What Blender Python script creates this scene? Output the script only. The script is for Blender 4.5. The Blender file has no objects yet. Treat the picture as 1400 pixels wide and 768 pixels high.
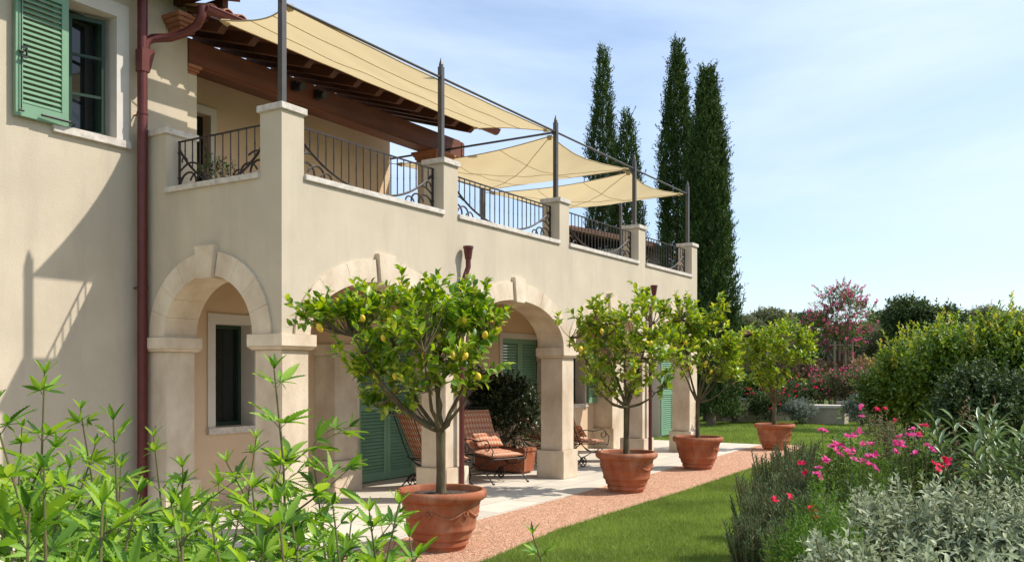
import bpy, bmesh, math, random
import numpy as np
from mathutils import Vector, Matrix
random.seed(7)
RNG = np.random.default_rng(11)
D = bpy.data
SC = bpy.context.scene
COL = SC.collection
R = math.radians

# ---------------------------------------------------------------- camera
CAM = np.array([-6.49, -6.766, 1.65]); YAW = 0.556; FPX = 1232.0; HV = 510.0
cd = D.cameras.new('camera'); cam = D.objects.new('camera', cd); COL.objects.link(cam)
cam.location = CAM; cam.rotation_euler = (R(90), 0, YAW - R(90))
cd.sensor_width = 36; cd.lens = FPX / 1400 * 36; cd.shift_y = (HV - 384) / 1400
cd.clip_start = 0.05; cd.clip_end = 6000
SC.camera = cam
FW = np.array([math.cos(YAW), math.sin(YAW), 0]); RT = np.array([math.sin(YAW), -math.cos(YAW), 0])
def at(u, t, v=None):
    """ground position t metres ahead of the viewpoint in the direction of photo column u; v gives a height"""
    p = CAM + t * (FW + RT * (u - 700) / FPX)
    p[2] = 0.0 if v is None else 1.65 + t * (HV - v) / FPX
    return p
# ---------------------------------------------------------------- light
SUN = Vector((0.695, -1.0, 1.345)).normalized()
world = D.worlds.new('World'); SC.world = world; world.use_nodes = True
wn = world.node_tree; wn.nodes.clear()
def N(nt, t, **k):
    n = nt.nodes.new(t)
    for a, b in k.items(): setattr(n, a, b)
    return n
sky = N(wn, 'ShaderNodeTexSky', sky_type='NISHITA', sun_disc=False)
sky.sun_elevation = math.asin(SUN.z); sky.sun_rotation = math.atan2(SUN.x, SUN.y)
sky.altitude = 50; sky.air_density = 1.0; sky.dust_density = 0.8; sky.ozone_density = 1.6
tc = N(wn, 'ShaderNodeTexCoord'); mp = N(wn, 'ShaderNodeMapping')
mp.inputs['Scale'].default_value = (1.0, 1.0, 4.2); mp.inputs['Rotation'].default_value = (0.12, 0.2, 0.4)
nz = N(wn, 'ShaderNodeTexNoise'); nz.inputs['Scale'].default_value = 1.7; nz.inputs['Detail'].default_value = 7; nz.inputs['Roughness'].default_value = 0.55
nz.inputs['Distortion'].default_value = 0.4
cr = N(wn, 'ShaderNodeValToRGB'); cr.color_ramp.elements[0].position = 0.33; cr.color_ramp.elements[1].position = 0.62
cr.color_ramp.elements[0].color = (0.24, 0.24, 0.24, 1); cr.color_ramp.elements[1].color = (0.85, 0.85, 0.85, 1)
mx = N(wn, 'ShaderNodeMixRGB'); mx.inputs['Color2'].default_value = (4.3, 5.15, 6.5, 1)
bg = N(wn, 'ShaderNodeBackground'); bg.inputs['Strength'].default_value = 0.148
wo = N(wn, 'ShaderNodeOutputWorld')
L = wn.links.new
L(tc.outputs['Generated'], mp.inputs['Vector']); L(mp.outputs[0], nz.inputs['Vector']); L(nz.outputs['Fac'], cr.inputs['Fac'])
L(cr.outputs['Color'], mx.inputs['Fac']); L(sky.outputs[0], mx.inputs['Color1']); L(mx.outputs[0], bg.inputs['Color']); L(bg.outputs[0], wo.inputs['Surface'])
sd = D.lights.new('sun', 'SUN'); sd.energy = 4.15; sd.angle = R(0.5); sd.color = (1.0, 0.95, 0.87)
so = D.objects.new('sun', sd); COL.objects.link(so); so.rotation_euler = SUN.to_track_quat('Z', 'Y').to_euler(); so.location = (5, -8, 20)
SC.view_settings.view_transform = 'Standard'; SC.view_settings.look = 'None'; SC.view_settings.exposure = 0.40; SC.view_settings.gamma = 1
SC.render.engine = 'CYCLES'

# ---------------------------------------------------------------- helpers
def tag(o, label=None, cat=None, group=None, kind=None):
    if label: o['label'] = label
    if cat: o['category'] = cat
    if group: o['group'] = group
    if kind: o['kind'] = kind
    return o
ORIG = {}
def thing(name, label, cat, loc=(0, 0, 0), rz=0, group=None):
    o = D.objects.new(name, None); COL.objects.link(o); o.location = tuple(float(c) for c in loc); o.rotation_euler = (0, 0, rz)
    o.empty_display_size = 0.2
    ORIG[o.name] = np.array(loc, float)
    return tag(o, label, cat, group)
def link(name, me, parent=None):
    o = D.objects.new(name, me); COL.objects.link(o)
    if parent is not None:
        o.parent = parent; ORIG[o.name] = ORIG[parent.name]
    return o
def copy_tree(o, parent=None):
    c = o.copy(); COL.objects.link(c)
    if parent is not None: c.parent = parent
    for ch in list(o.children): copy_tree(ch, c)
    return c
class MB:
    def __init__(s): s.v = []; s.f = []
    def add(s, vs, fs):
        b = len(s.v); s.v.extend([tuple(map(float, p)) for p in vs]); s.f.extend([tuple(b + i for i in f) for f in fs]); return s
    def box(s, x0, x1, y0, y1, z0, z1, M=None):
        vs = [(x, y, z) for z in (z0, z1) for y in (y0, y1) for x in (x0, x1)]
        if M is not None: vs = [tuple(M @ Vector(p)) for p in vs]
        return s.add(vs, [(0, 2, 3, 1), (4, 5, 7, 6), (0, 1, 5, 4), (2, 6, 7, 3), (0, 4, 6, 2), (1, 3, 7, 5)])
    def frustum(s, x0, x1, y0, y1, z0, z1, e):
        vs = [(x0, y0, z0), (x1, y0, z0), (x0, y1, z0), (x1, y1, z0), (x0 - e, y0 - e, z1), (x1 + e, y0 - e, z1), (x0 - e, y1 + e, z1), (x1 + e, y1 + e, z1)]
        return s.add(vs, [(0, 2, 3, 1), (4, 5, 7, 6), (0, 1, 5, 4), (2, 6, 7, 3), (0, 4, 6, 2), (1, 3, 7, 5)])
    def tube(s, pts, r, n=6, caps=True):
        P = [Vector(p) for p in pts]; m = len(P)
        rr = [r] * m if isinstance(r, (int, float)) else list(r)
        up = None; b = len(s.v)
        for i, p in enumerate(P):
            t = (P[min(i + 1, m - 1)] - P[max(i - 1, 0)])
            if t.length < 1e-9: t = Vector((0, 0, 1))
            t.normalize()
            if up is None: up = Vector((0, 0, 1)) if abs(t.z) < .9 else Vector((1, 0, 0))
            a = t.cross(up)
            if a.length < 1e-6: a = t.orthogonal()
            a.normalize(); c = a.cross(t).normalized(); up = c
            for k in range(n):
                th = 2 * math.pi * k / n + (math.pi / 4 if n == 4 else 0)
                q = p + (a * math.cos(th) + c * math.sin(th)) * rr[i]
                s.v.append((q.x, q.y, q.z))
        for i in range(m - 1):
            for k in range(n):
                k2 = (k + 1) % n
                s.f.append((b + i * n + k, b + i * n + k2, b + (i + 1) * n + k2, b + (i + 1) * n + k))
        if caps:
            s.f.append(tuple(b + k for k in range(n))[::-1]); s.f.append(tuple(b + (m - 1) * n + k for k in range(n)))
        return s
    def lathe(s, prof, cx=0, cy=0, n=40, cz=0):
        b = len(s.v)
        for r_, z in prof:
            for k in range(n):
                a = 2 * math.pi * k / n; s.v.append((cx + r_ * math.cos(a), cy + r_ * math.sin(a), cz + z))
        for i in range(len(prof) - 1):
            for k in range(n):
                k2 = (k + 1) % n; s.f.append((b + i * n + k, b + i * n + k2, b + (i + 1) * n + k2, b + (i + 1) * n + k))
        return s
    def prism(s, poly, y0, y1, axis='y'):
        """poly: list of (a,b) convex or simple polygon; extruded between y0,y1 along axis"""
        n = len(poly)
        f = {'y': lambda a, b_, y: (a, y, b_), 'x': lambda a, b_, y: (y, a, b_), 'z': lambda a, b_, y: (a, b_, y)}[axis]
        vs = [f(a, b_, y0) for a, b_ in poly] + [f(a, b_, y1) for a, b_ in poly]
        fs = [tuple(range(n)), tuple(range(2 * n - 1, n - 1, -1))] + [(i, i + n, (i + 1) % n + n, (i + 1) % n) for i in range(n)]
        return s.add(vs, fs)
    def build(s, name, mat, parent=None, local=False, smooth=False, bevel=0, recalc=True):
        me = D.meshes.new(name)
        v = np.array(s.v, float).reshape(-1, 3)
        if parent is not None and not local: v = v - ORIG[parent.name]
        me.from_pydata([tuple(p) for p in v], [], s.f)
        if recalc:
            bm = bmesh.new(); bm.from_mesh(me); bmesh.ops.recalc_face_normals(bm, faces=bm.faces)
            if bevel: bmesh.ops.bevel(bm, geom=list(bm.edges), offset=bevel, segments=2, affect='EDGES', clamp_overlap=True)
            bm.to_mesh(me); bm.free()
        if mat is not None: me.materials.append(mat)
        if smooth:
            me.polygons.foreach_set('use_smooth', [True] * len(me.polygons))
            try: me.set_sharp_from_angle(angle=R(40))
            except Exception: pass
        me.update()
        return link(name, me, parent)
def npmesh(name, V, F, mat, parent=None, smooth=False):
    """fast mesh from numpy arrays, F rows all of the same size"""
    V = np.asarray(V, np.float32).reshape(-1, 3)
    if parent is not None: V = V - ORIG[parent.name].astype(np.float32)
    me = D.meshes.new(name); k = F.shape[1]
    me.vertices.add(len(V)); me.vertices.foreach_set('co', V.ravel())
    me.loops.add(F.size); me.loops.foreach_set('vertex_index', F.astype(np.int32).ravel())
    me.polygons.add(len(F)); me.polygons.foreach_set('loop_start', np.arange(0, F.size, k, dtype=np.int32))
    try: me.polygons.foreach_set('loop_total', np.full(len(F), k, np.int32))
    except Exception: pass
    if smooth: me.polygons.foreach_set('use_smooth', np.ones(len(F), bool))
    me.update(calc_edges=True); me.validate()
    if mat is not None: me.materials.append(mat)
    return link(name, me, parent)

# ---------------------------------------------------------------- materials
def mat(name, base, rough=0.8, var=0.0, vscale=4.0, bump=0.0, bscale=60.0, spec=0.3, metallic=0.0, c2=None, isl=0.0, stretch=None, detail=6, bdist=0.01, stain=None, objrand=False):
    m = D.materials.new(name); m.use_nodes = True; nt = m.node_tree; n = nt.nodes; l = nt.links.new
    p = n['Principled BSDF']; p.inputs['Roughness'].default_value = rough; p.inputs['Metallic'].default_value = metallic
    p.inputs['Specular IOR Level'].default_value = spec
    base = (*base, 1)
    tcn = N(nt, 'ShaderNodeTexCoord'); mpn = N(nt, 'ShaderNodeMapping'); l(tcn.outputs['Object'], mpn.inputs['Vector'])
    if stretch: mpn.inputs['Scale'].default_value = stretch
    c2 = (*c2, 1) if c2 else tuple(min(1, x * (1 - var)) for x in base[:3]) + (1,)
    a = N(nt, 'ShaderNodeTexNoise'); a.inputs['Scale'].default_value = vscale; a.inputs['Detail'].default_value = detail; a.inputs['Roughness'].default_value = 0.6
    l(mpn.outputs[0], a.inputs['Vector'])
    r = N(nt, 'ShaderNodeValToRGB'); r.color_ramp.elements[0].position = 0.33; r.color_ramp.elements[1].position = 0.67
    r.color_ramp.elements[0].color = c2; r.color_ramp.elements[1].color = base
    l(a.outputs['Fac'], r.inputs['Fac']); out = r.outputs['Color']
    src = mpn.outputs[0]
    if objrand:
        oi = N(nt, 'ShaderNodeObjectInfo'); va = N(nt, 'ShaderNodeVectorMath', operation='MULTIPLY_ADD'); l(oi.outputs['Location'], va.inputs[0]); va.inputs[1].default_value = (3.1, 2.7, 5); l(mpn.outputs[0], va.inputs[2]); l(va.outputs[0], a.inputs['Vector']); src = va.outputs[0]
    if stain:
        m2 = N(nt, 'ShaderNodeMapping'); m2.inputs['Scale'].default_value = (1, 1, .35 if objrand else .16); l(src, m2.inputs['Vector'])
        q = N(nt, 'ShaderNodeTexNoise'); q.inputs['Scale'].default_value = 2.2 if not objrand else 4.5; q.inputs['Detail'].default_value = 9; q.inputs['Roughness'].default_value = .68; l(m2.outputs[0], q.inputs['Vector'])
        w = N(nt, 'ShaderNodeMapRange'); w.inputs['From Min'].default_value = .48; w.inputs['From Max'].default_value = .78; w.inputs['To Max'].default_value = .8; l(q.outputs['Fac'], w.inputs['Value'])
        mixn = N(nt, 'ShaderNodeMixRGB'); mixn.inputs['Color2'].default_value = (*stain, 1); l(w.outputs[0], mixn.inputs['Fac']); l(out, mixn.inputs['Color1']); out = mixn.outputs[0]
    if isl:
        g = N(nt, 'ShaderNodeNewGeometry'); mm = N(nt, 'ShaderNodeMapRange'); mm.inputs['To Min'].default_value = 1 - isl; mm.inputs['To Max'].default_value = 1 + isl * 0.5
        l(g.outputs['Random Per Island'], mm.inputs['Value'])
        h = N(nt, 'ShaderNodeHueSaturation'); l(mm.outputs[0], h.inputs['Value']); l(out, h.inputs['Color']); out = h.outputs[0]
    l(out, p.inputs['Base Color'])
    if bump:
        b = N(nt, 'ShaderNodeTexNoise'); b.inputs['Scale'].default_value = bscale; b.inputs['Detail'].default_value = 4
        l(mpn.outputs[0], b.inputs['Vector'])
        bp = N(nt, 'ShaderNodeBump'); bp.inputs['Strength'].default_value = bump; bp.inputs['Distance'].default_value = bdist
        l(b.outputs['Fac'], bp.inputs['Height']); l(bp.outputs[0], p.inputs['Normal'])
    return m
def leafmat(name, cols, trans=0.3, rough=0.5, spec=0.35, nscale=1.3, tcol=None):
    m = D.materials.new(name); m.use_nodes = True; nt = m.node_tree; n = nt.nodes; l = nt.links.new
    p = n['Principled BSDF']; p.inputs['Roughness'].default_value = rough; p.inputs['Specular IOR Level'].default_value = spec
    g = N(nt, 'ShaderNodeNewGeometry'); r = N(nt, 'ShaderNodeValToRGB')
    e = r.color_ramp.elements
    while len(e) < len(cols): e.new(0.5)
    for i, c in enumerate(cols): e[i].position = i / (len(cols) - 1); e[i].color = (*c, 1)
    l(g.outputs['Random Per Island'], r.inputs['Fac'])
    tcn = N(nt, 'ShaderNodeTexCoord'); a = N(nt, 'ShaderNodeTexNoise'); a.inputs['Scale'].default_value = nscale; a.inputs['Detail'].default_value = 3
    l(tcn.outputs['Object'], a.inputs['Vector'])
    mm = N(nt, 'ShaderNodeMapRange'); mm.inputs['From Min'].default_value = .3; mm.inputs['From Max'].default_value = .7; mm.inputs['To Min'].default_value = .72; mm.inputs['To Max'].default_value = 1.25
    l(a.outputs['Fac'], mm.inputs['Value'])
    h = N(nt, 'ShaderNodeHueSaturation'); l(r.outputs[0], h.inputs['Color']); l(mm.outputs[0], h.inputs['Value'])
    l(h.outputs[0], p.inputs['Base Color'])
    if trans > 0:
        t = N(nt, 'ShaderNodeBsdfTranslucent'); h2 = N(nt, 'ShaderNodeHueSaturation'); h2.inputs['Hue'].default_value = 0.485; h2.inputs['Saturation'].default_value = 1.1; h2.inputs['Value'].default_value = 1.7
        l(h.outputs[0], h2.inputs['Color']); l(h2.outputs[0], t.inputs['Color'])
        x = N(nt, 'ShaderNodeMixShader'); x.inputs[0].default_value = trans
        l(p.outputs[0], x.inputs[1]); l(t.outputs[0], x.inputs[2]); l(x.outputs[0], n['Material Output'].inputs['Surface'])
    return m
M = {}
M['stucco'] = mat('stucco', (.575, .492, .368), .95, c2=(.505, .43, .32), vscale=1.3, bump=.35, bscale=110, spec=.1, stain=(.42, .36, .28))
M['stucco_in'] = mat('stucco_in', (.66, .49, .33), .95, c2=(.60, .44, .29), vscale=1.5, bump=.3, bscale=90, spec=.1)
M['stone'] = mat('stone', (.74, .63, .475), .75, c2=(.52, .40, .28), vscale=2.6, bump=.3, bscale=45, spec=.25, isl=.12, detail=9, stretch=(1, 1, .7))
M['sill'] = mat('sill', (.68, .62, .54), .8, c2=(.47, .41, .34), vscale=14, bump=.3, bscale=70, isl=.05)
M['frame'] = mat('frame', (.62, .57, .50), .85, c2=(.58, .53, .46), vscale=5, bump=.15, bscale=90)
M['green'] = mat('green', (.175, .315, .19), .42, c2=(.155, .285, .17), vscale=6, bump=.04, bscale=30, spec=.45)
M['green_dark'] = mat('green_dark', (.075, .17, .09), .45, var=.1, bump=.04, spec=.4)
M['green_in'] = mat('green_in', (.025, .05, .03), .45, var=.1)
M['iron'] = mat('iron', (.022, .016, .014), .55, c2=(.04, .027, .021), vscale=30, spec=.35, bump=.1, bscale=80)
M['pole'] = mat('pole', (.10, .085, .075), .42, var=.2, vscale=8, spec=.5, metallic=.3)
M['copper'] = mat('copper', (.10, .018, .015), .42, c2=(.13, .030, .024), vscale=5, spec=.5, metallic=.25, bump=.05, bscale=10)
M['wood'] = mat('wood', (.17, .055, .024), .6, c2=(.085, .028, .013), vscale=5, bump=.3, bscale=25, spec=.3, stretch=(.15, 1, 1))
M['wood_rafter'] = mat('wood_rafter', (.15, .055, .028), .65, c2=(.085, .03, .016), vscale=6, bump=.3, bscale=25, isl=.25, stretch=(1, .2, 1))
M['boards'] = mat('boards', (.15, .06, .03), .7, c2=(.10, .04, .022), vscale=6, bump=.2, bscale=25, isl=.2)
M['tile'] = mat('tile', (.50, .25, .14), .85, c2=(.36, .17, .10), vscale=8, bump=.3, bscale=50, isl=.35)
M['brick'] = mat('brick', (.36, .15, .075), .9, c2=(.27, .11, .06), vscale=10, bump=.4, bscale=60, isl=.3)
M['canvas'] = mat('canvas', (.60, .48, .285), .85, c2=(.57, .455, .27), vscale=3, bump=.08, bscale=250, spec=.1)
M['terracotta'] = mat('terracotta', (.37, .112, .045), .72, c2=(.27, .083, .036), vscale=5, bump=.14, bscale=35, spec=.25, detail=8, stain=(.46, .27, .17), objrand=True)
M['soil'] = mat('soil', (.10, .07, .05), .95, c2=(.045, .03, .022), vscale=30, bump=.9, bscale=90)
M['bark'] = mat('bark', (.16, .125, .06), .9, c2=(.075, .055, .03), vscale=14, bump=.7, bscale=40, stretch=(1, 1, .3))
M['bark_grey'] = mat('bark_grey', (.22, .17, .12), .9, c2=(.13, .10, .07), vscale=14, bump=.5, bscale=40, stretch=(1, 1, .3))
M['stake'] = mat('stake', (.36, .28, .19), .9, var=.25, vscale=6)
M['glass'] = mat('glass', (.012, .016, .016), .06, spec=.6, var=0)
M['dark'] = mat('dark', (.02, .02, .018), .8, var=0)
M['black'] = mat('black', (.015, .015, .016), .45, var=0, spec=.5)
M['lemon'] = mat('lemon', (.75, .50, .03), .45, c2=(.62, .44, .03), vscale=10, bump=.15, bscale=120, spec=.4)
M['sandstone'] = mat('sandstone', (.42, .35, .26), .9, c2=(.33, .27, .19), vscale=5, bump=.5, bscale=30)
M['white_roof'] = mat('white_roof', (.75, .74, .72), .7, var=.05)
M['hem'] = mat('hem', (.50, .385, .21), .9, var=.1)
# translucency for canvas
def canvas_fix():
    nt = M['canvas'].node_tree; p = nt.nodes['Principled BSDF']; t = N(nt, 'ShaderNodeBsdfTranslucent'); t.inputs['Color'].default_value = (.66, .52, .29, 1)
    x = N(nt, 'ShaderNodeMixShader'); x.inputs[0].default_value = .55
    nt.links.new(p.outputs[0], x.inputs[1]); nt.links.new(t.outputs[0], x.inputs[2]); nt.links.new(x.outputs[0], nt.nodes['Material Output'].inputs['Surface'])
canvas_fix()
def fabric():
    m = D.materials.new('fabric'); m.use_nodes = True; nt = m.node_tree; l = nt.links.new; p = nt.nodes['Principled BSDF']; p.inputs['Roughness'].default_value = .95
    tcn = N(nt, 'ShaderNodeTexCoord'); mpn = N(nt, 'ShaderNodeMapping'); l(tcn.outputs['UV'], mpn.inputs[0]); mpn.inputs['Scale'].default_value = (11, 11, 11)
    v = N(nt, 'ShaderNodeTexVoronoi'); v.inputs['Randomness'].default_value = 0; v.inputs['Scale'].default_value = 1
    l(mpn.outputs[0], v.inputs['Vector'])
    r = N(nt, 'ShaderNodeValToRGB'); r.color_ramp.interpolation = 'CONSTANT'
    e = r.color_ramp.elements; e[0].position = 0; e[0].color = (.42, .07, .035, 1); e[1].position = .22; e[1].color = (.62, .36, .20, 1)
    k = e.new(.36); k.color = (.36, .06, .035, 1); k = e.new(.47); k.color = (.66, .47, .30, 1)
    l(v.outputs['Distance'], r.inputs['Fac']); l(r.outputs[0], p.inputs['Base Color'])
    return m
M['fabric'] = fabric()
# stone paving, gravel, lawn
def paving():
    m = D.materials.new('paving'); m.use_nodes = True; nt = m.node_tree; l = nt.links.new; p = nt.nodes['Principled BSDF']; p.inputs['Roughness'].default_value = .8
    tcn = N(nt, 'ShaderNodeTexCoord'); b = N(nt, 'ShaderNodeTexBrick'); b.offset = .5
    b.inputs['Scale'].default_value = 1; b.inputs['Brick Width'].default_value = 1.0; b.inputs['Row Height'].default_value = .5; b.inputs['Mortar Size'].default_value = .007
    b.inputs['Color1'].default_value = (.64, .57, .46, 1); b.inputs['Color2'].default_value = (.54, .48, .385, 1); b.inputs['Mortar'].default_value = (.30, .26, .21, 1)
    l(tcn.outputs['Object'], b.inputs['Vector'])
    a = N(nt, 'ShaderNodeTexNoise'); a.inputs['Scale'].default_value = 3.5; a.inputs['Detail'].default_value = 8; l(tcn.outputs['Object'], a.inputs['Vector'])
    mm = N(nt, 'ShaderNodeMapRange'); mm.inputs['To Min'].default_value = .8; mm.inputs['To Max'].default_value = 1.15; l(a.outputs['Fac'], mm.inputs['Value'])
    h = N(nt, 'ShaderNodeHueSaturation'); l(b.outputs['Color'], h.inputs['Color']); l(mm.outputs[0], h.inputs['Value']); l(h.outputs[0], p.inputs['Base Color'])
    return m
M['paving'] = paving()
def gravelmat():
    m = D.materials.new('gravel'); m.use_nodes = True; nt = m.node_tree; l = nt.links.new; p = nt.nodes['Principled BSDF']; p.inputs['Roughness'].default_value = .9
    tcn = N(nt, 'ShaderNodeTexCoord'); v = N(nt, 'ShaderNodeTexVoronoi'); v.inputs['Scale'].default_value = 75; l(tcn.outputs['Object'], v.inputs['Vector'])
    r = N(nt, 'ShaderNodeValToRGB'); e = r.color_ramp.elements; e[0].color = (.36, .16, .08, 1); e[1].color = (.69, .45, .31, 1); k = e.new(.5); k.color = (.57, .30, .18, 1)
    s = N(nt, 'ShaderNodeSeparateColor'); l(v.outputs['Color'], s.inputs[0]); l(s.outputs[0], r.inputs['Fac']); l(r.outputs[0], p.inputs['Base Color'])
    bp = N(nt, 'ShaderNodeBump'); bp.inputs['Strength'].default_value = 1; bp.inputs['Distance'].default_value = .008; bp.invert = True
    l(v.outputs['Distance'], bp.inputs['Height']); l(bp.outputs[0], p.inputs['Normal'])
    return m
M['gravel'] = gravelmat()
M['pebble'] = mat('pebble', (.59, .34, .22), .9, c2=(.44, .25, .135), vscale=3, isl=.45)
M['lawn'] = mat('lawn', (.16, .215, .05), .95, c2=(.11, .16, .035), vscale=5, bump=.6, bscale=120, spec=.05)
M['field'] = mat('field', (.13, .15, .05), .95, c2=(.09, .12, .04), vscale=.3, spec=.05)
M['grass'] = leafmat('grass', [(.12, .185, .03), (.185, .27, .048), (.29, .35, .09)], trans=.3, rough=.6, spec=.2, nscale=1.0)
M['bed'] = mat('bed', (.12, .085, .055), .95, c2=(.06, .045, .03), vscale=8, bump=.8, bscale=40)
M['hill'] = mat('hill', (.10, .13, .08), 1, c2=(.07, .10, .06), vscale=.02, spec=0)
M['lf_lemon'] = leafmat('lf_lemon', [(.07, .15, .015), (.14, .27, .02), (.27, .41, .03), (.44, .48, .06)], trans=.4, rough=.38, spec=.5)
M['lf_lemon_pale'] = leafmat('lf_lemon_pale', [(.09, .18, .015), (.18, .30, .03), (.32, .42, .035), (.46, .46, .07)], trans=.35, rough=.4, spec=.45)
M['lf_weed'] = leafmat('lf_weed', [(.04, .10, .013), (.105, .225, .03), (.20, .35, .04), (.31, .44, .065)], trans=.4, rough=.5, spec=.3, nscale=3)
M['lf_cyp'] = leafmat('lf_cyp', [(.026, .054, .014), (.05, .095, .022), (.10, .15, .035)], trans=.12, rough=.7, spec=.2, nscale=1.2)
M['lf_sage'] = leafmat('lf_sage', [(.14, .17, .09), (.28, .32, .18), (.50, .53, .36)], trans=.2, rough=.8, spec=.15, nscale=4)
M['lf_rosem'] = leafmat('lf_rosem', [(.075, .12, .05), (.14, .20, .085), (.26, .31, .16)], trans=.15, rough=.6, spec=.25, nscale=3)
M['lf_fern'] = leafmat('lf_fern', [(.06, .14, .02), (.10, .20, .03), (.16, .26, .05)], trans=.35, rough=.6, spec=.2, nscale=3)
M['lf_oleander'] = leafmat('lf_oleander', [(.06, .11, .035), (.11, .18, .055), (.20, .27, .10)], trans=.2, rough=.38, spec=.5, nscale=2)
M['lf_hedge'] = leafmat('lf_hedge', [(.05, .10, .016), (.10, .195, .026), (.18, .30, .04), (.33, .40, .05)], trans=.3, rough=.42, spec=.45, nscale=.9)
M['lf_dark'] = leafmat('lf_dark', [(.03, .055, .016), (.06, .10, .028), (.11, .155, .045)], trans=.15, rough=.6, spec=.3, nscale=.8)
M['lf_olive'] = leafmat('lf_olive', [(.08, .10, .045), (.14, .16, .075), (.22, .22, .11)], trans=.2, rough=.65, spec=.2, nscale=.8)
M['lf_rose'] = leafmat('lf_rose', [(.06, .10, .03), (.14, .16, .06), (.28, .19, .12)], trans=.25, rough=.6, spec=.2, nscale=.8)
M['lf_grey'] = leafmat('lf_grey', [(.14, .165, .13), (.22, .25, .20), (.30, .33, .27)], trans=.15, rough=.8, spec=.1, nscale=2)
M['lf_green'] = leafmat('lf_green', [(.045, .10, .015), (.09, .16, .025), (.16, .24, .04)], trans=.3, rough=.5, spec=.3, nscale=1)
M['lf_plum'] = leafmat('lf_plum', [(.022, .038, .014), (.045, .07, .025), (.085, .11, .04)], trans=.12, rough=.35, spec=.55, nscale=1.5)
M['pink'] = leafmat('pink', [(.50, .04, .15), (.66, .10, .27), (.78, .25, .45)], trans=.35, rough=.6, spec=.1, nscale=4)
M['red'] = leafmat('red', [(.50, .015, .03), (.65, .03, .08), (.72, .10, .18)], trans=.3, rough=.6, spec=.1, nscale=4)
M['myrtle'] = leafmat('myrtle', [(.38, .05, .12), (.55, .10, .20), (.66, .24, .32)], trans=.3, rough=.7, spec=.1, nscale=2)
M['dry'] = leafmat('dry', [(.18, .12, .06), (.28, .20, .11), (.36, .27, .16)], trans=.2, rough=.8, spec=.1, nscale=2)
M['tips'] = leafmat('tips', [(.16, .26, .03), (.32, .38, .05), (.44, .36, .08)], trans=.35, rough=.5, spec=.3)
M['yellow'] = leafmat('yellow', [(.55, .38, .03), (.70, .52, .06)], trans=.3, rough=.6, spec=.1)
M['stem'] = mat('stem', (.12, .15, .04), .8, c2=(.15, .10, .05), vscale=8)
# ================================================================ SETTING
def sheet(name, poly, z, m, kind='structure', cuts=0):
    me = D.meshes.new(name); me.from_pydata([(x, y, z) for x, y in poly], [], [tuple(range(len(poly)))]); me.materials.append(m); me.update()
    if me.polygons[0].normal.z < 0: me.flip_normals()
    return tag(link(name, me), kind=kind)
sheet('ground', [(-400, -1500), (3500, -2500), (3500, 3500), (-400, 2500)], -0.02, M['field'])
LAWN = [(-3, -2.5), (.07, -2.36), (1.9, -2.14), (3.45, -2.13), (5.57, -2.13), (10.6, -1.97), (13.6, -1.75), (14.6, -1.5), (14.75, -.72), (14.45, -.6), (14.45, 3.2), (26.5, 5.6), (25.5, -4.5), (18, -6), (9, -6), (2, -6), (-3, -6)]
sheet('lawn', LAWN, -0.012, M['lawn'])
GRAV = [(-4, -1.09), (-4, -2.5), (.07, -2.36), (1.9, -2.14), (3.45, -2.13), (5.57, -2.13), (10.6, -1.97), (13.6, -1.75), (14.6, -1.5), (14.75, -.72), (14.36, -.62), (7.38, -.877), (3.85, -1.017), (1.87, -1.06)]
sheet('gravel_path', GRAV, -0.006, M['gravel'])
mb = MB()
PAT = [(-4, -1.07), (1.87, -1.06), (3.85, -1.017), (7.38, -.877), (14.36, -.618), (14.40, 2.25), (-4, 2.25)]
mb.prism(PAT, -.10, 0.0, 'z'); tag(mb.build('patio', M['paving']), kind='structure')
# soil of the flower bed to the right of the lawn
bedp = [at(960, 4.2), at(975, 6.2), at(1010, 9.2), at(1060, 12), at(1120, 16), at(1185, 22), at(1300, 22), at(1700, 14), at(2000, 5), at(1500, 2.5)]
sheet('flower_bed', [(p[0], p[1]) for p in bedp], -0.002, M['bed'])
sheet('planting_strip', [(-9, -7.5), (-2.6, -7.5), (-2.6, -2.52), (-9, -2.52)], -0.016, M['bed'])
# distant hill
mb = MB()
for u0, u1, t, v, nm in ((940, 1120, 1500, 441, 0), (600, 1600, 1300, 478, 1)):
    pts = []
    for i in range(41):
        s_ = i / 40; u = u0 + (u1 - u0) * s_; top = at(u, t, 510 - (510 - v) * (math.sin(math.pi * s_) ** .6 + .05 * math.sin(9 * s_))); pts.append(top)
    vs = []; fs = []
    for p in pts:
        q = np.array([p[0], p[1], -1]); back = q + FW * 500; frnt = q - FW * 350
        vs += [frnt, p, back]
    for i in range(40):
        a = i * 3; fs += [(a, a + 3, a + 4, a + 1), (a + 1, a + 4, a + 5, a + 2)]
    mb.add(vs, fs)
tag(mb.build('hills', M['hill'], smooth=True), kind='structure')

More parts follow.
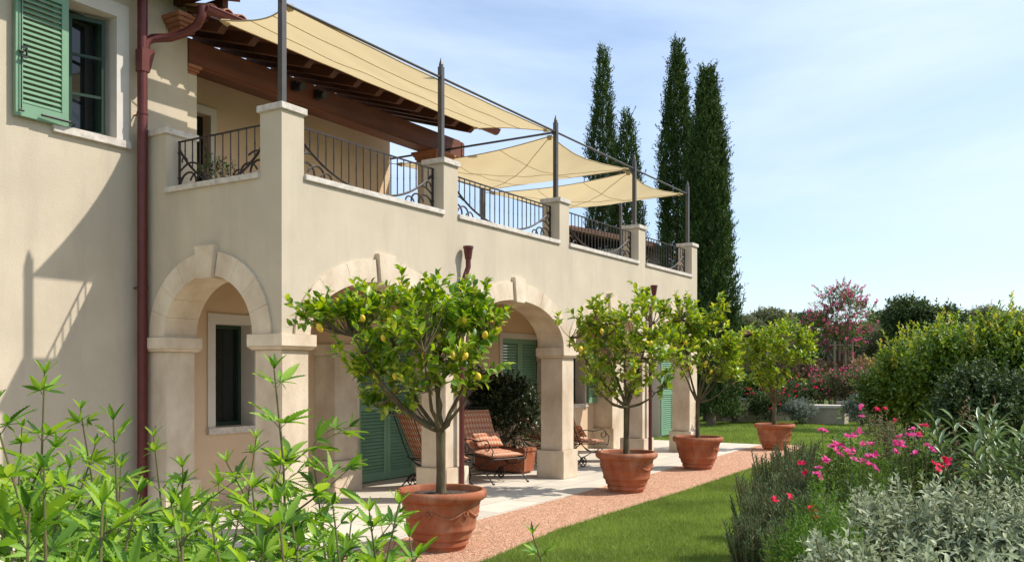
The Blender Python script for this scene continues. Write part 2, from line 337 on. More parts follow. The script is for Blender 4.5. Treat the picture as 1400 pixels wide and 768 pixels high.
# ================================================================ VILLA
villa = thing('villa', 'cream plastered villa with arched portico, roof terrace and green shutters', 'house', (0, 0, 0))
YB = 2.25; ZI = 2.05; ZT = 3.65; XE = 11.85
WP = .31; PX = [0.0, 2.758, 5.80, 8.81, 11.54]
PIERS = [(0, .377), (2.795, 3.20), (5.885, 6.265), (8.98, 9.35), (11.41, XE)]
def arch_z(x, c, a, b): 
    q = 1 - ((x - c) / a) ** 2
    return ZI + b * math.sqrt(max(0, q))
ARCH = []
for i in range(4):
    x0 = PIERS[i][1]; x1 = PIERS[i + 1][0]; ARCH.append(((x0 + x1) / 2, (x1 - x0) / 2))
RISE = .645
def arched_wall(mb, spans, s0, s1, ztop, p0, p1, axis):
    """wall from ZI up to ztop along coordinate s, thickness p0..p1; spans=(centre, half, rise)"""
    xs = {s0, s1}
    for c, a, b in spans:
        for k in range(33): xs.add(round(c - a * math.cos(math.pi * k / 32), 6))
    xs = sorted(xs)
    def zb(x, side):
        for c, a, b in spans:
            if c - a < x < c + a or (abs(x - (c - a)) < 1e-5 and side > 0) or (abs(x - (c + a)) < 1e-5 and side < 0): return arch_z(x, c, a, b)
        return ZI
    for xa, xb in zip(xs[:-1], xs[1:]):
        za, zb_ = zb(xa, 1), zb(xb, -1)
        f = (lambda s_, p, z: (s_, p, z)) if axis == 'x' else (lambda s_, p, z: (p, s_, z))
        vs = [f(xa, p0, za), f(xb, p0, zb_), f(xb, p0, ztop), f(xa, p0, ztop), f(xa, p1, za), f(xb, p1, zb_), f(xb, p1, ztop), f(xa, p1, ztop)]
        fs = [(0, 1, 2, 3), (7, 6, 5, 4), (0, 4, 5, 1), (3, 2, 6, 7)]
        if xa == xs[0]: fs.append((0, 3, 7, 4))
        if xb == xs[-1]: fs.append((1, 5, 6, 2))
        mb.add(vs, fs)
mb = MB(); arched_wall(mb, [(c, a + .01, RISE + .01) for c, a in ARCH], 0, XE, ZT, 0, .40, 'x')
tag(mb.build('facade_wall', M['stucco'], villa), 'long sunlit plaster wall above the arches')
mb = MB(); ec, ea = (.40 + 1.80) / 2, .70
arched_wall(mb, [(ec, ea + .01, RISE + .01)], .396, YB, ZT, .002, .38, 'y')
mb.build('end_wall', M['stucco'], villa)
mb = MB(); arched_wall(mb, [(ec, ea + .01, RISE + .01)], .40, YB, ZT, XE - .38, XE, 'y')
mb.build('end_wall', M['stucco'], villa)
# back wall of the portico, with openings
def wall_with_holes(mb, x0, x1, z0, z1, y0, y1, holes):
    xs = sorted({x0, x1, *[h[0] for h in holes], *[h[1] for h in holes]}); zs = sorted({z0, z1, *[h[2] for h in holes], *[h[3] for h in holes]})
    for xa, xb in zip(xs[:-1], xs[1:]):
        for za, zb in zip(zs[:-1], zs[1:]):
            cx, cz = (xa + xb) / 2, (za + zb) / 2
            if any(h[0] < cx < h[1] and h[2] < cz < h[3] for h in holes): continue
            def hole(px, pz): return px < x0 or px > x1 or pz < z0 or pz > z1 or any(h[0] < px < h[1] and h[2] < pz < h[3] for h in holes)
            e = 1e-3
            vs = [(xa, y0, za), (xb, y0, za), (xb, y0, zb), (xa, y0, zb), (xa, y1, za), (xb, y1, za), (xb, y1, zb), (xa, y1, zb)]
            fs = [(0, 1, 2, 3), (7, 6, 5, 4)]
            if hole(cx, za - e): fs.append((0, 4, 5, 1))
            if hole(cx, zb + e): fs.append((3, 2, 6, 7))
            if hole(xa - e, cz): fs.append((0, 3, 7, 4))
            if hole(xb + e, cz): fs.append((1, 5, 6, 2))
            mb.add(vs, fs)
W1 = (1.04, 1.66, .98, 2.27); DOOR = (3.69, 5.05, 0, 2.30); W2 = (7.66, 9.02, .95, 2.31); W3 = (10.2, 11.0, 1.0, 2.3); DOOR2 = (14.4, 15.2, 0, 2.3)
mb = MB(); wall_with_holes(mb, .381, XE, 0, 3.18, YB, YB + .35, [W1, DOOR, W2, W3])
mb.build('portico_back_wall', M['stucco_in'], villa)
mb = MB(); wall_with_holes(mb, XE + .002, 17.2, 0, 3.18, YB, YB + .35, [DOOR2])
mb.build('garden_wall_face', M['stucco'], villa)
# main two storey wall on the left, with its window
WM = (-.897, -.317, 4.245, 5.60)
mb = MB(); wall_with_holes(mb, -7, .64, 0, 6.3, YB, YB + .42, [WM]); mb.build('main_wall', M['stucco'], villa)
MB().box(.30, .64, YB + .421, 8, 3.3, 6.3).build('side_wall', M['stucco'], villa)
# terrace deck and parapet
mb = MB(); mb.box(.01, XE - .01, .401, 8, 3.20, 3.30); mb.build('terrace_deck', M['paving'], villa); mb = MB(); mb.box(.381, XE - .381, .401, YB - .001, 3.0, 3.19); mb.build('portico_ceiling', M['stucco_in'], villa); mb = MB(); mb.box(3.0, XE, 7.7, 7.9, 3.301, 3.55)
mb.build('rear_kerb', M['stucco'], villa)
for x in (1.0, 4.0, 7.0, 10.0): MB().box(x, x + .16, .45, 2.2, 2.88, 2.999).build('ceiling_beam', M['wood'], villa)
# parapet pillars with caps
def pillar(x, y, w=WP, d=WP):
    mb = MB(); mb.box(x, x + w, y, y + d, ZT, 4.315)
    o = mb.build('parapet_pillar', M['stucco'], villa)
    c = MB(); c.box(x - .028, x + w + .028, y - .028, y + d + .028, 4.316, 4.385); c.build('pillar_cap', M['sill'], o, bevel=.005)
    return o
for x in PX: pillar(x, 0)
pillar(0, 1.80, .40, .448)
# sills
def sill(x0, x1, y0, y1): MB().box(x0, x1, y0, y1, ZT + .001, ZT + .062).build('parapet_sill', M['sill'], villa, bevel=.005)
for i in range(4): sill(PX[i] + WP + .001, PX[i + 1] - .001, -.03, WP + .03)
MB().box(-.03, WP + .03, WP + .001, 1.799, ZT + .001, ZT + .062).build('parapet_sill', M['sill'], villa, bevel=.005)
# stone piers: base, shaft, impost
def pier(x0, x1, y0, y1, back=False, ye=None):
    p = MB().box(x0, x1, y0, y1, .441, 1.889).build('pier', M['stone'], villa, bevel=.006)
    MB().box(x0 - .05, x1 + .05, y0 - .05, y1 + .05, 0.0, .44).build('pier_base', M['stone'], p, bevel=.008)
    m = MB(); e = .06
    if back: m.box(x0 - .03, x1 + .03, y0 - .03, y1, 1.89, ZI)
    else:
        y1e = y1 + e if ye is None else ye
        m.frustum(x0 - e + .035, x1 + e - .035, y0 - e + .035, y1e - .035, 1.89, 1.925, .035)
        m.box(x0 - e, x1 + e, y0 - e, y1e, 1.9255, ZI - .0005)
    m.build('impost', M['stone'], p, bevel=.004 if not back else 0)
    return p
for a, b in PIERS: pier(a, b, 0, .385)
pier(0, .385, 1.80, YB - .002, ye=2.12)
pier(XE - .385, XE, 1.80, YB - .002)
for a, b in PIERS[1:4]: pier(a - .03, b + .03, 1.86, YB - .001, True)
# fix: pilaster tops continue as plaster strips
for a, b in PIERS[1:4]: MB().box(a - .03, b + .03, 1.86, YB - .001, ZI + .001, 2.999).build('pilaster', M['stucco_in'], villa)
# voussoir arches
def arch_ring(c, a, p0, p1, axis, b=RISE, ta=.215, tb=.255, nv=9):
    f = (lambda s_, p, z: (s_, p, z)) if axis == 'x' else (lambda s_, p, z: (p, s_, z))
    def pt(th, k): return c - (a + k * ta) * math.cos(th), ZI + (b + k * tb) * math.sin(th)
    ring = None
    half = .155
    thk = math.acos(half / (a + ta * .5))  # angle where the keystone starts
    edges = [0.002]
    nn = nv // 2
    for i in range(1, nn + 1): edges.append(thk * i / nn)
    ring = thing('arch_surround', None, None, (0, 0, 0)); ring.parent = villa
    for side in (0, 1):
        for i in range(nn):
            t0, t1 = edges[i] + .0018, edges[i + 1] - .0018
            ths = [t0 + (t1 - t0) * k / 6 for k in range(7)]
            if side: ths = [math.pi - t for t in ths]
            vs = []
            for p in (p0, p1):
                for t in ths: s_, z = pt(t, 0); vs.append(f(s_, p, z))
                for t in ths: s_, z = pt(t, 1); vs.append(f(s_, p, z))
            fs = []
            for k in range(6):
                fs += [(k, k + 1, 8 + k, 7 + k), (14 + k, 21 + k, 22 + k, 15 + k), (k, 14 + k, 15 + k, k + 1), (7 + k, 8 + k, 22 + k, 21 + k)]
            fs += [(0, 7, 21, 14), (6, 20, 27, 13)]
            MB().add(vs, fs).build('voussoir', M['stone'], ring)
    mb = MB(); w0, w1 = .115, .158; zb, zt = ZI + b - .035, ZI + b + tb + .065
    poly = [(c - w0, zb), (c + w0, zb), (c + w1, zt), (c - w1, zt)]
    if p0 < p1: q0, q1 = p0 - .035, p1 + .01
    else: q0, q1 = p0 + .035, p1 - .01
    mb.prism(poly, q0, q1, 'y' if axis == 'x' else 'x'); mb.build('keystone', M['stone'], ring, bevel=.006)
for c, a in ARCH: arch_ring(c, a, -.028, .43, 'x')
arch_ring(ec, ea, -.028, .41, 'y', ta=.27, tb=.255, nv=9)
arch_ring(ec, ea, XE + .028, XE - .41, 'y', ta=.27, tb=.255, nv=9)

# ---------------------------------------------------------------- railings
def scroll(mb, cx, cz, r, a0, a1, f, rad=.007, n=16, spiral=.55):
    pts = []
    for i in range(n + 1):
        s_ = i / n; a = a0 + (a1 - a0) * s_; rr = r * (1 - spiral * s_); pts.append(f(cx + rr * math.cos(a), cz + rr * math.sin(a)))
    mb.tube(pts, rad, 5)
def railing(x0, x1, axis, y, flip=False):
    f = (lambda s_, z: (s_, y, z)) if axis == 'x' else (lambda s_, z: (y, s_, z))
    w = x1 - x0; zt = 4.25; zb = ZT + .075
    mb = MB(); mb.tube([f(x0 + .01, zt), f(x1 - .01, zt)], .012, 4)
    ro = mb.build('railing', M['iron'], villa)
    for x in (x0 + .03, x1 - .03):
        post = MB(); post.tube([f(x, ZT + .0625), f(x, zt)], .015, 4)
        for z in (zb + .12, zt - .12): post.tube([f(x - .03, z), f(x + .03, z)], .008, 5)
        post.build('end_post', M['iron'], ro)
    # swag bar
    def zs(x):
        q = abs((x - x0) / w * 2 - 1)
        return zb + .015 + (zt - .06 - zb) * (q ** 2.3)
    mb = MB(); pts = [f(x0 + w * (.02 + .96 * i / 30), zs(x0 + w * (.02 + .96 * i / 30))) for i in range(31)]
    mb.tube(pts, .0145, 5); mb.build('swag_bar', M['iron'], ro)
    nb = max(8, int(round(w / .125)))
    for i in range(1, nb):
        x = x0 + w * i / nb
        b = MB(); b.tube([f(x, zs(x)), f(x, zt)], .0078, 5)
        zk = zs(x) + (zt - zs(x)) * .45
        if zt - zs(x) > .15:
            for dz, r_ in ((0, .013), (-.03, .010), (.03, .010)): b.tube([f(x, zk + dz - .008), f(x, zk + dz), f(x, zk + dz + .008)], [.006, r_, .006], 6)
        b.build('baluster', M['iron'], ro)
    for sgn, xe in ((1, x0 + .045), (-1, x1 - .045)):
        mb = MB(); g = (lambda s_, z, sgn=sgn, xe=xe: f(xe + sgn * s_, z))
        scroll(mb, .17, zb + .03, .17, math.pi * .95, -.2 * math.pi, g, .0125)
        scroll(mb, .33, zb + .02, .17, math.pi * .9, -.1 * math.pi, g, .0115)
        scroll(mb, .06, zb + .30, .065, -math.pi * .5, math.pi * 1.1, g, .010)
        pts = [g(.0 + .30 * (i / 10), zb + .20 + .07 * math.sin(i / 10 * 2.6)) for i in range(11)]; mb.tube(pts, .011, 5); scroll(mb, .47, zb + .01, .11, math.pi * .9, -.25 * math.pi, g, .010)
        mb.build('scrollwork', M['iron'], ro)
for i in range(4): railing(PX[i] + WP, PX[i + 1], 'x', .155)
railing(WP, 1.80, 'y', .155)

# ---------------------------------------------------------------- shutters and windows
def shutter_mesh(w, h, t=.045, rail_mid=True, ns=None):
    """leaf in local coords: x 0..w, y 0..t, z 0..h"""
    mb = MB(); st = .075
    mb.box(0, st, 0, t, 0, h); mb.box(w - st, w, 0, t, 0, h)
    rails = [(0, .13), (h - .09, h)]
    if rail_mid and h > 1.7: rails.insert(1, (h * .47, h * .47 + .10))
    for a, b in rails: mb.box(st, w - st, .001, t - .001, a, b)
    for (a0, a), (b, b1) in zip(rails[:-1], rails[1:]):
        n = max(2, int((b - a) / .052)); 
        for i in range(n):
            z = a + (i + .5) * (b - a) / n; c = .019
            mb.add([(st, .006, z - c), (w - st, .006, z - c), (w - st, t - .006, z + c), (st, t - .006, z + c), (st, .006, z - c + .012), (w - st, .006, z - c + .012), (w - st, t - .006, z + c + .012), (st, t - .006, z + c + .012)],
                   [(0, 1, 2, 3), (7, 6, 5, 4), (0, 4, 5, 1), (3, 2, 6, 7), (0, 3, 7, 4), (1, 5, 6, 2)])
    return mb
def place_mb(mb, Mx):
    mb.v = [tuple(Mx @ Vector(p)) for p in mb.v]; return mb
def leaf(parent, hinge, ang, w, h, m=None, mid=True, name='shutter'):
    mb = shutter_mesh(w, h, rail_mid=mid); place_mb(mb, Matrix.Translation(hinge) @ Matrix.Rotation(ang, 4, 'Z'))
    return mb.build(name, m or M['green'], parent)
def window(h, depth=.22, frame_w=.13, fm='frame', closed=False, sillout=.05, name='window', glass=True, topw=None, sill_=True, y=YB):
    x0, x1, z0, z1 = h
    mb = MB(); fw = frame_w; e = .022; tw = topw or fw
    mb.box(x0 - fw, x0, y - e, y + .001, z0, z1 + tw); mb.box(x1, x1 + fw, y - e, y + .001, z0, z1 + tw); mb.box(x0 + .0005, x1 - .0005, y - e, y + .001, z1, z1 + tw)
    # reveals
    mb.box(x0 - .004, x0 + .004, y + .0015, y + .34, z0, z1); mb.box(x1 - .004, x1 + .004, y + .0015, y + .34, z0, z1); mb.box(x0 + .005, x1 - .005, y + .0015, y + .34, z1 - .004, z1 + .004)
    o = mb.build(name, M[fm], villa)
    if sill_: MB().box(x0 - fw - .01, x1 + fw + .01, y - sillout, y + .2, z0 - .085, z0 - .001).build('sill', M['sill'], o, bevel=.004)
    if glass:
        s_ = MB(); g = .05
        s_.box(x0 + .005, x0 + g, y + depth, y + depth + .05, z0, z1 - .005); s_.box(x1 - g, x1 - .005, y + depth, y + depth + .05, z0, z1 - .005)
        s_.box(x0 + g, x1 - g, y + depth + .001, y + depth + .049, z0, z0 + g); s_.box(x0 + g, x1 - g, y + depth + .001, y + depth + .049, z1 - g, z1 - .005)
        mz = (z0 + z1) / 2
        s_.build('sash', M['green_in'], o)
        MB().box(x0 + .006, x1 - .006, y + depth + .053, y + depth + .06, z0 + .001, z1 - .006).build('pane', M['glass'], o)
    return o
# main window, left shutter folded back against the wall
wm = window(WM, depth=.25, frame_w=.155)
tag(wm, 'upper window with an open green shutter on its left')
Hs = WM[3] - WM[2]
leaf(wm, (WM[0] - .575, YB - .075, WM[2] - .015), 0.03, .57, Hs, mid=False)
b = MB(); xs = WM[0] - .575
b.tube([(xs + .045, YB - .095, WM[2] + .02), (xs + .045, YB - .095, WM[3] - .1)], .006, 6)
for z in (WM[2] + .03, WM[2] + .62, WM[2] + 1.15): b.tube([(xs + .02, YB - .10, z), (xs + .07, YB - .10, z)], .011, 6)
b.box(xs + .035, xs + .095, YB - .125, YB - .100, WM[2] + .56, WM[2] + .575); b.box(xs + .035, xs + .095, YB - .125, YB - .100, WM[2] + .655, WM[2] + .67); b.box(xs + .085, xs + .095, YB - .125, YB - .100, WM[2] + .575, WM[2] + .655)
b.build('shutter_bolt', M['black'], wm)
b = MB(); b.tube([(xs + .25, YB - .10, WM[2] + .035), (xs + .56, YB - .105, WM[2] + .03)], .013, 6); b.tube([(xs + .56, YB - .105, WM[2] + .03), (xs + .64, YB - .06, WM[2] + .03), (xs + .60, YB - .02, WM[2] - .01)], .009, 6)
b.build('shutter_stay', M['black'], wm)
s_ = MB()   # inner casement standing ajar
place_mb(s_.box(0, .04, 0, .03, 0, 1.3).box(.34, .38, 0, .03, 0, 1.3).box(.04, .34, .001, .029, 0, .05).box(.04, .34, .001, .029, 1.25, 1.3).box(.04, .34, .005, .025, .42, .45).box(.04, .34, .005, .025, .85, .88), Matrix.Translation((WM[0] + .16, YB + .22, WM[2] + .01)) @ Matrix.Rotation(-.35, 4, 'Z'))
s_.build('sash', M['green_in'], wm)
w1 = window(W1, frame_w=.115, topw=.12)
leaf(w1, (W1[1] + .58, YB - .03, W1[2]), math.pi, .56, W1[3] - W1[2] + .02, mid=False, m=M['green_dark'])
w2 = window(W2, frame_w=.10, glass=False)
for hx, sg in ((W2[0] + .006, 0), (W2[0] + .683, 0)): leaf(w2, (hx, YB + .02, W2[2]), 0, .67, W2[3] - W2[2] - .005, mid=False, m=M['green'])
w3 = window(W3, frame_w=.10)
leaf(w3, (W3[1] + .62, YB - .04, W3[2]), math.pi, .56, 1.3, mid=False, m=M['green'])
dr = window(DOOR, frame_w=.10, glass=False, sill_=False, name='door_frame', fm='stone')
for hx in (DOOR[0] + .006, DOOR[0] + .683): 
    lf = leaf(dr, (hx, YB + .015, .012), 0, .67, 2.27, m=M['green'], name='door_leaf')
MB().tube([(DOOR[0] + .655, YB - .01, 1.02), (DOOR[0] + .655, YB - .01, 1.08)], .015, 8).tube([(DOOR[0] + .72, YB - .01, 1.02), (DOOR[0] + .72, YB - .01, 1.08)], .015, 8).build('door_handle', M['black'], dr)
MB().box(DOOR[0], DOOR[1], YB + .07, YB + .1, 0, 2.3).build('door_panel', M['green_in'], dr)
d2 = window(DOOR2, frame_w=.12, sill_=False, name='door_frame')
leaf(d2, (DOOR2[1] + .02, YB - .05, .05), -.05, .72, 2.2, m=M['green'])
MB().tube([(4.0 - .52, YB - .03, .72), (4.0 - .52, YB - .03, 1.0)], .012, 6).build('bell_pull', M['black'], villa)

# ---------------------------------------------------------------- main roof eave, loggia
def tiled(mb, x0, x1, y0, y1, z0, slope, pitch=.2, dirx=1):
    n = int((x1 - x0) / pitch); L_ = (y1 - y0) / math.cos(slope); m = int(L_ / .36) + 1
    for i in range(n):
        cx = x0 + (i + .5) * pitch
        for j in range(m):
            ya = y0 + j * .36 * math.cos(slope); za = z0 + (ya - y0) * math.tan(slope) + .02
            yb = min(y1, ya + .42 * math.cos(slope)); zb_ = za + (yb - ya) * math.tan(slope) + .015
            vs = []; fs = []
            for (y, z, r_) in ((ya, za + .0, .085), (yb, zb_ - .02, .07)):
                for k in range(7):
                    a = math.pi * k / 6; vs.append((cx + r_ * math.cos(a), y, z + r_ * .8 * math.sin(a)))
                for k in range(7):
                    a = math.pi * k / 6; vs.append((cx + (r_ - .014) * math.cos(a), y, z + (r_ - .014) * .8 * math.sin(a)))
            for k in range(6): fs += [(k, k + 1, 15 + k, 14 + k), (7 + k, 21 + k, 22 + k, 8 + k), (k, 7 + k, 8 + k, k + 1)]
            mb.add(vs, fs)
            # channel tile between
            cx2 = cx + pitch / 2; vs = []
            for (y, z) in ((ya, za - .01), (yb, zb_ - .03)):
                for k in range(5):
                    a = math.pi + math.pi * k / 4; vs.append((cx2 + .07 * math.cos(a), y, z + .05 * math.sin(a) + .035))
                for k in range(5):
                    a = math.pi + math.pi * k / 4; vs.append((cx2 + .07 * math.cos(a), y, z + .05 * math.sin(a) + .022))
            mb.add(vs, [f_ for k in range(4) for f_ in ((k, k + 1, 11 + k, 10 + k), (5 + k, 15 + k, 16 + k, 6 + k), (k, 5 + k, 6 + k, k + 1))])
SL = R(16)
rf = MB(); rf.add([(-7, 1.72, 6.10), (.98, 1.72, 6.10), (.98, 9, 6.10 + 7.28 * math.tan(SL)), (-7, 9, 6.10 + 7.28 * math.tan(SL)), (-7, 1.72, 6.16), (.98, 1.72, 6.16), (.98, 9, 6.16 + 7.28 * math.tan(SL)), (-7, 9, 6.16 + 7.28 * math.tan(SL))], [(0, 1, 2, 3), (7, 6, 5, 4), (0, 4, 5, 1), (1, 5, 6, 2), (2, 6, 7, 3), (3, 7, 4, 0)])
roof = rf.build('main_roof', M['boards'], villa)
t_ = MB(); tiled(t_, -1.6, 1.06, 1.66, 3.2, 6.17, SL); t_.build('roof_tiles', M['tile'], roof)
for i in range(9): MB().box(-1.87 + i * .33, -1.79 + i * .33, 1.78, 2.249, 5.99, 6.099).build('rafter', M['wood_rafter'], roof)
# loggia
lg = MB(); lz = 5.80; ly = 1.72; lx0, lx1 = .66, 6.25; yk = 3.55
dz = (yk - ly) * math.tan(SL)
lg.add([(lx0, ly, lz), (lx1, ly, lz), (lx1, yk, lz + dz), (lx0, yk, lz + dz), (lx0, ly, lz + .03), (lx1, ly, lz + .03), (lx1, yk, lz + dz + .03), (lx0, yk, lz + dz + .03)], [(0, 1, 2, 3), (7, 6, 5, 4), (0, 4, 5, 1), (1, 5, 6, 2), (2, 6, 7, 3), (3, 7, 4, 0)])
lg.box(.45, .659, 1.9, 2.245, lz, lz + .028)
lroof = lg.build('loggia_roof', M['boards'], villa)
t_ = MB(); tiled(t_, .66, 6.3, 1.66, yk, lz + .045, SL); tiled(t_, .46, .66, 1.70, 2.22, lz + .045, SL); t_.build('roof_tiles', M['tile'], lroof)
t_ = MB()
for j in range(4): t_.box(.36 - .03 * j, .56, 2.02 - .03 * j, 2.24, lz - .16 + .045 * j, lz - .12 + .045 * j)
t_.build('brick_corbel', M['brick'], lroof)
for i in range(12):
    x = .75 + i * .475; m_ = MB(); y0 = 1.80
    zz = lambda y: lz + (y - ly) * math.tan(SL) - .003
    poly = [(y0 + .06, zz(y0) - .12), (3.49, zz(3.49) - .12), (3.49, zz(3.49)), (y0 - .04, zz(y0 - .04)), (y0 - .04, zz(y0) - .05)]
    m_.prism(poly, x, x + .10, 'x'); m_.build('rafter', M['wood_rafter'], lroof)
bm_ = MB(); bm_.box(.66, 6.40, 2.28, 2.60, 5.375, 5.70); bm_.box(6.40, 6.52, 2.29, 2.59, 5.43, 5.69)
bm_.build('main_beam', M['wood'], lroof, bevel=.02)
for x in (2.35, 2.78):
    sp = MB(); sp.box(x, x + .09, 2.18, 2.275, 5.50, 5.62); sp.tube([(x + .045, 2.19, 5.56), (x + .045, 2.10, 5.53)], [.045, .055], 10); sp.build('spotlight', M['black'], lroof)
# gutter: half round
g_ = MB(); n_ = 10; vs = []; fs = []
for x in (.34, 6.46):
    for k in range(n_ + 1): a = math.pi + math.pi * k / n_; vs.append((x, 1.60 + .085 * math.cos(a), 5.80 + .085 * math.sin(a)))
    for k in range(n_ + 1): a = math.pi + math.pi * k / n_; vs.append((x, 1.60 + .078 * math.cos(a), 5.80 + .078 * math.sin(a)))
m2 = 2 * (n_ + 1)
for k in range(n_): fs += [(k, k + 1, m2 + k + 1, m2 + k), (n_ + 1 + k, m2 + n_ + 1 + k, m2 + n_ + 2 + k, n_ + 2 + k)]
for b0 in (0, m2): fs += [tuple(range(b0, b0 + n_ + 1))]
fs += [(0, m2, m2 + n_ + 1, n_ + 1), (n_, 2 * n_ + 1, m2 + 2 * n_ + 1, m2 + n_)]
g_.add(vs, fs); g_.tube([(.36, 1.512, 5.80), (6.46, 1.512, 5.80)], .012, 6); g_.build('gutter', M['copper'], lroof, recalc=False)
# pilaster beside the wall, brick capitals, terrace column
MB().box(.641, .80, 2.28, 2.62, 3.301, 5.26).build('terrace_pilaster', M['stucco'], villa)
c_ = MB()
for j, e in enumerate((.0, .02, .045)): c_.box(.641, .80 + e, 2.28 - e, 2.60, 5.261 + j * .038, 5.297 + j * .038)
c_.build('capital', M['brick'], villa)
CX0, CX1, CY0, CY1 = 5.62, 6.02, 2.26, 2.64
col = MB().box(CX0, CX1, CY0, CY1, 3.301, 5.21).build('terrace_column', M['stucco'], villa)
c_ = MB()
for j, e in enumerate((.015, .035, .055, .08)): c_.box(CX0 - e, CX1 + e, CY0 - e, CY1 + e, 5.211 + j * .041, 5.25 + j * .041)
c_.build('capital', M['brick'], col)
# loggia back wall with doors
mb = MB(); wall_with_holes(mb, .641, 5.93, 3.301, 6.2, 3.50, 3.74, [(1.3, 2.0, 3.301, 5.25), (3.45, 4.3, 3.301, 4.62)]); mb.build('loggia_wall', M['stucco_in'], villa)
tdf = MB().box(1.2, 1.3, 3.47, 3.499, 3.301, 5.25).box(2.0, 2.10, 3.47, 3.499, 3.301, 5.25).box(1.2, 2.10, 3.47, 3.499, 5.25, 5.36).build('door_frame', M['frame'], villa)
MB().box(1.301, 1.999, 3.64, 3.68, 3.301, 5.25).build('door_panel', M['glass'], tdf)
MB().box(3.451, 4.299, 3.64, 3.68, 3.301, 4.62).build('terrace_door', M['glass'], villa)
MB().box(.9, 2.6, 2.9, 3.2, 3.301, 3.9).build('terrace_bench_wall', M['stucco'], villa)
# downpipes
dp = MB(); px, py = -.085, 2.10
dp.tube([(px, py, 0.0), (px, py, 6.0)], .055, 14); dp.build('downpipe', M['copper'], villa, smooth=True)
dp = MB()
pts = [(px + .02, py, 5.25), (px + .05, py, 5.38), (px + .12, py - .02, 5.44), (px + .26, py - .13, 5.47), (px + .36, py - .30, 5.53), (px + .40, py - .44, 5.60), (px + .41, py - .50, 5.70), (px + .41, py - .50, 5.80)]
dp.tube(pts, .05, 12); dp.build('downpipe_elbow', M['copper'], villa, smooth=True)
dp = MB(); dp.add([(px - .058, py - .06, 5.02), (px + .058, py - .06, 5.02), (px + .058, py + .05, 5.02), (px - .058, py + .05, 5.02), (px - .058, py - .065, 5.28), (px + .13, py - .065, 5.30), (px + .13, py + .055, 5.30), (px - .058, py + .055, 5.28)], [(0, 1, 5, 4), (1, 2, 6, 5), (2, 3, 7, 6), (3, 0, 4, 7), (4, 5, 6, 7), (0, 3, 2, 1)]); dp.build('pipe_hopper', M['copper'], villa, bevel=.008)
dp = MB()
pts = [(px, py, 6.0), (px + .01, py - .02, 6.06), (px + .10, py - .12, 6.12), (px + .18, py - .3, 6.14)]
dp.tube(pts, .055, 12); dp.build('downpipe_elbow', M['copper'], villa, smooth=True)
for z in (4.55, 2.6): MB().tube([(px, py, z), (px, py, z + .025)], .062, 14).tube([(px, py, z + .012), (px, YB, z + .012)], .01, 5).build('pipe_clip', M['copper'], villa)
MB().box(-3.0, .9, 1.56, 1.70, 6.08, 6.15).build('gutter', M['copper'], roof)
for x in (3.10, 9.23):
    d_ = MB(); d_.tube([(x + .06, -.10, 3.13), (x + .06, -.10, 3.27)], [.042, .062], 12); d_.tube([(x + .06, -.10, 3.27), (x + .06, -.10, 3.30)], .068, 12)
    d_.tube([(x + .06, -.10, 3.14), (x + .06, -.10, 3.03), (x + .03, -.08, 2.93), (x - .02, -.07, 2.80), (x - .045, -.07, 2.68), (x - .045, -.07, 0.0)], .034, 12)
    d_.build('terrace_downpipe', M['copper'], villa, smooth=True)
    MB().tube([(x - .045, -.07, 1.30), (x - .045, -.07, 1.325)], .04, 12).build('pipe_clip', M['copper'], villa)

# ---------------------------------------------------------------- pergola frame and sails
pg = thing('pergola_frame', 'dark slender metal pergola frame rising from the terrace pillars', 'pergola', (.155, .155, 4.385))
PC = [x + WP / 2 for x in PX]; YR = 3.55; ZB = 5.47
for i, x in enumerate(PC):
    w = .031
    m_ = MB().box(x - w, x + w, .155 - w, .155 + w, 4.3855, 5.60); m_.tube([(x, .155, 5.60), (x, .155, 5.63), (x, .155, 5.66), (x, .155, 5.72)], [.028, .030, .022, .004], 8)
    m_.build('pole', M['pole'], pg)
m_ = MB(); m_.tube([(PC[0], .155, ZB), (PC[-1], .155, ZB - .03)], .016, 6); m_.build('rail_bar', M['pole'], pg)
for i in (2, 3, 4):
    x = PC[i]; MB().tube([(x, .155, ZB - .02), (x, YR, ZB - .02)], .018, 6).build('cross_bar', M['pole'], pg)
for i in (3, 4):
    x = PC[i]; MB().box(x - .03, x + .03, YR - .03, YR + .03, 3.301, 5.55).build('pole', M['pole'], pg)
MB().tube([(6.3, YR, ZB - .02), (PC[-1], YR, ZB - .02)], .016, 6).build('rail_bar', M['pole'], pg)
MB().box(PC[4] - .025, PC[4] + .025, 1.68, 1.73, 3.301, 5.43).build('pole', M['pole'], pg)
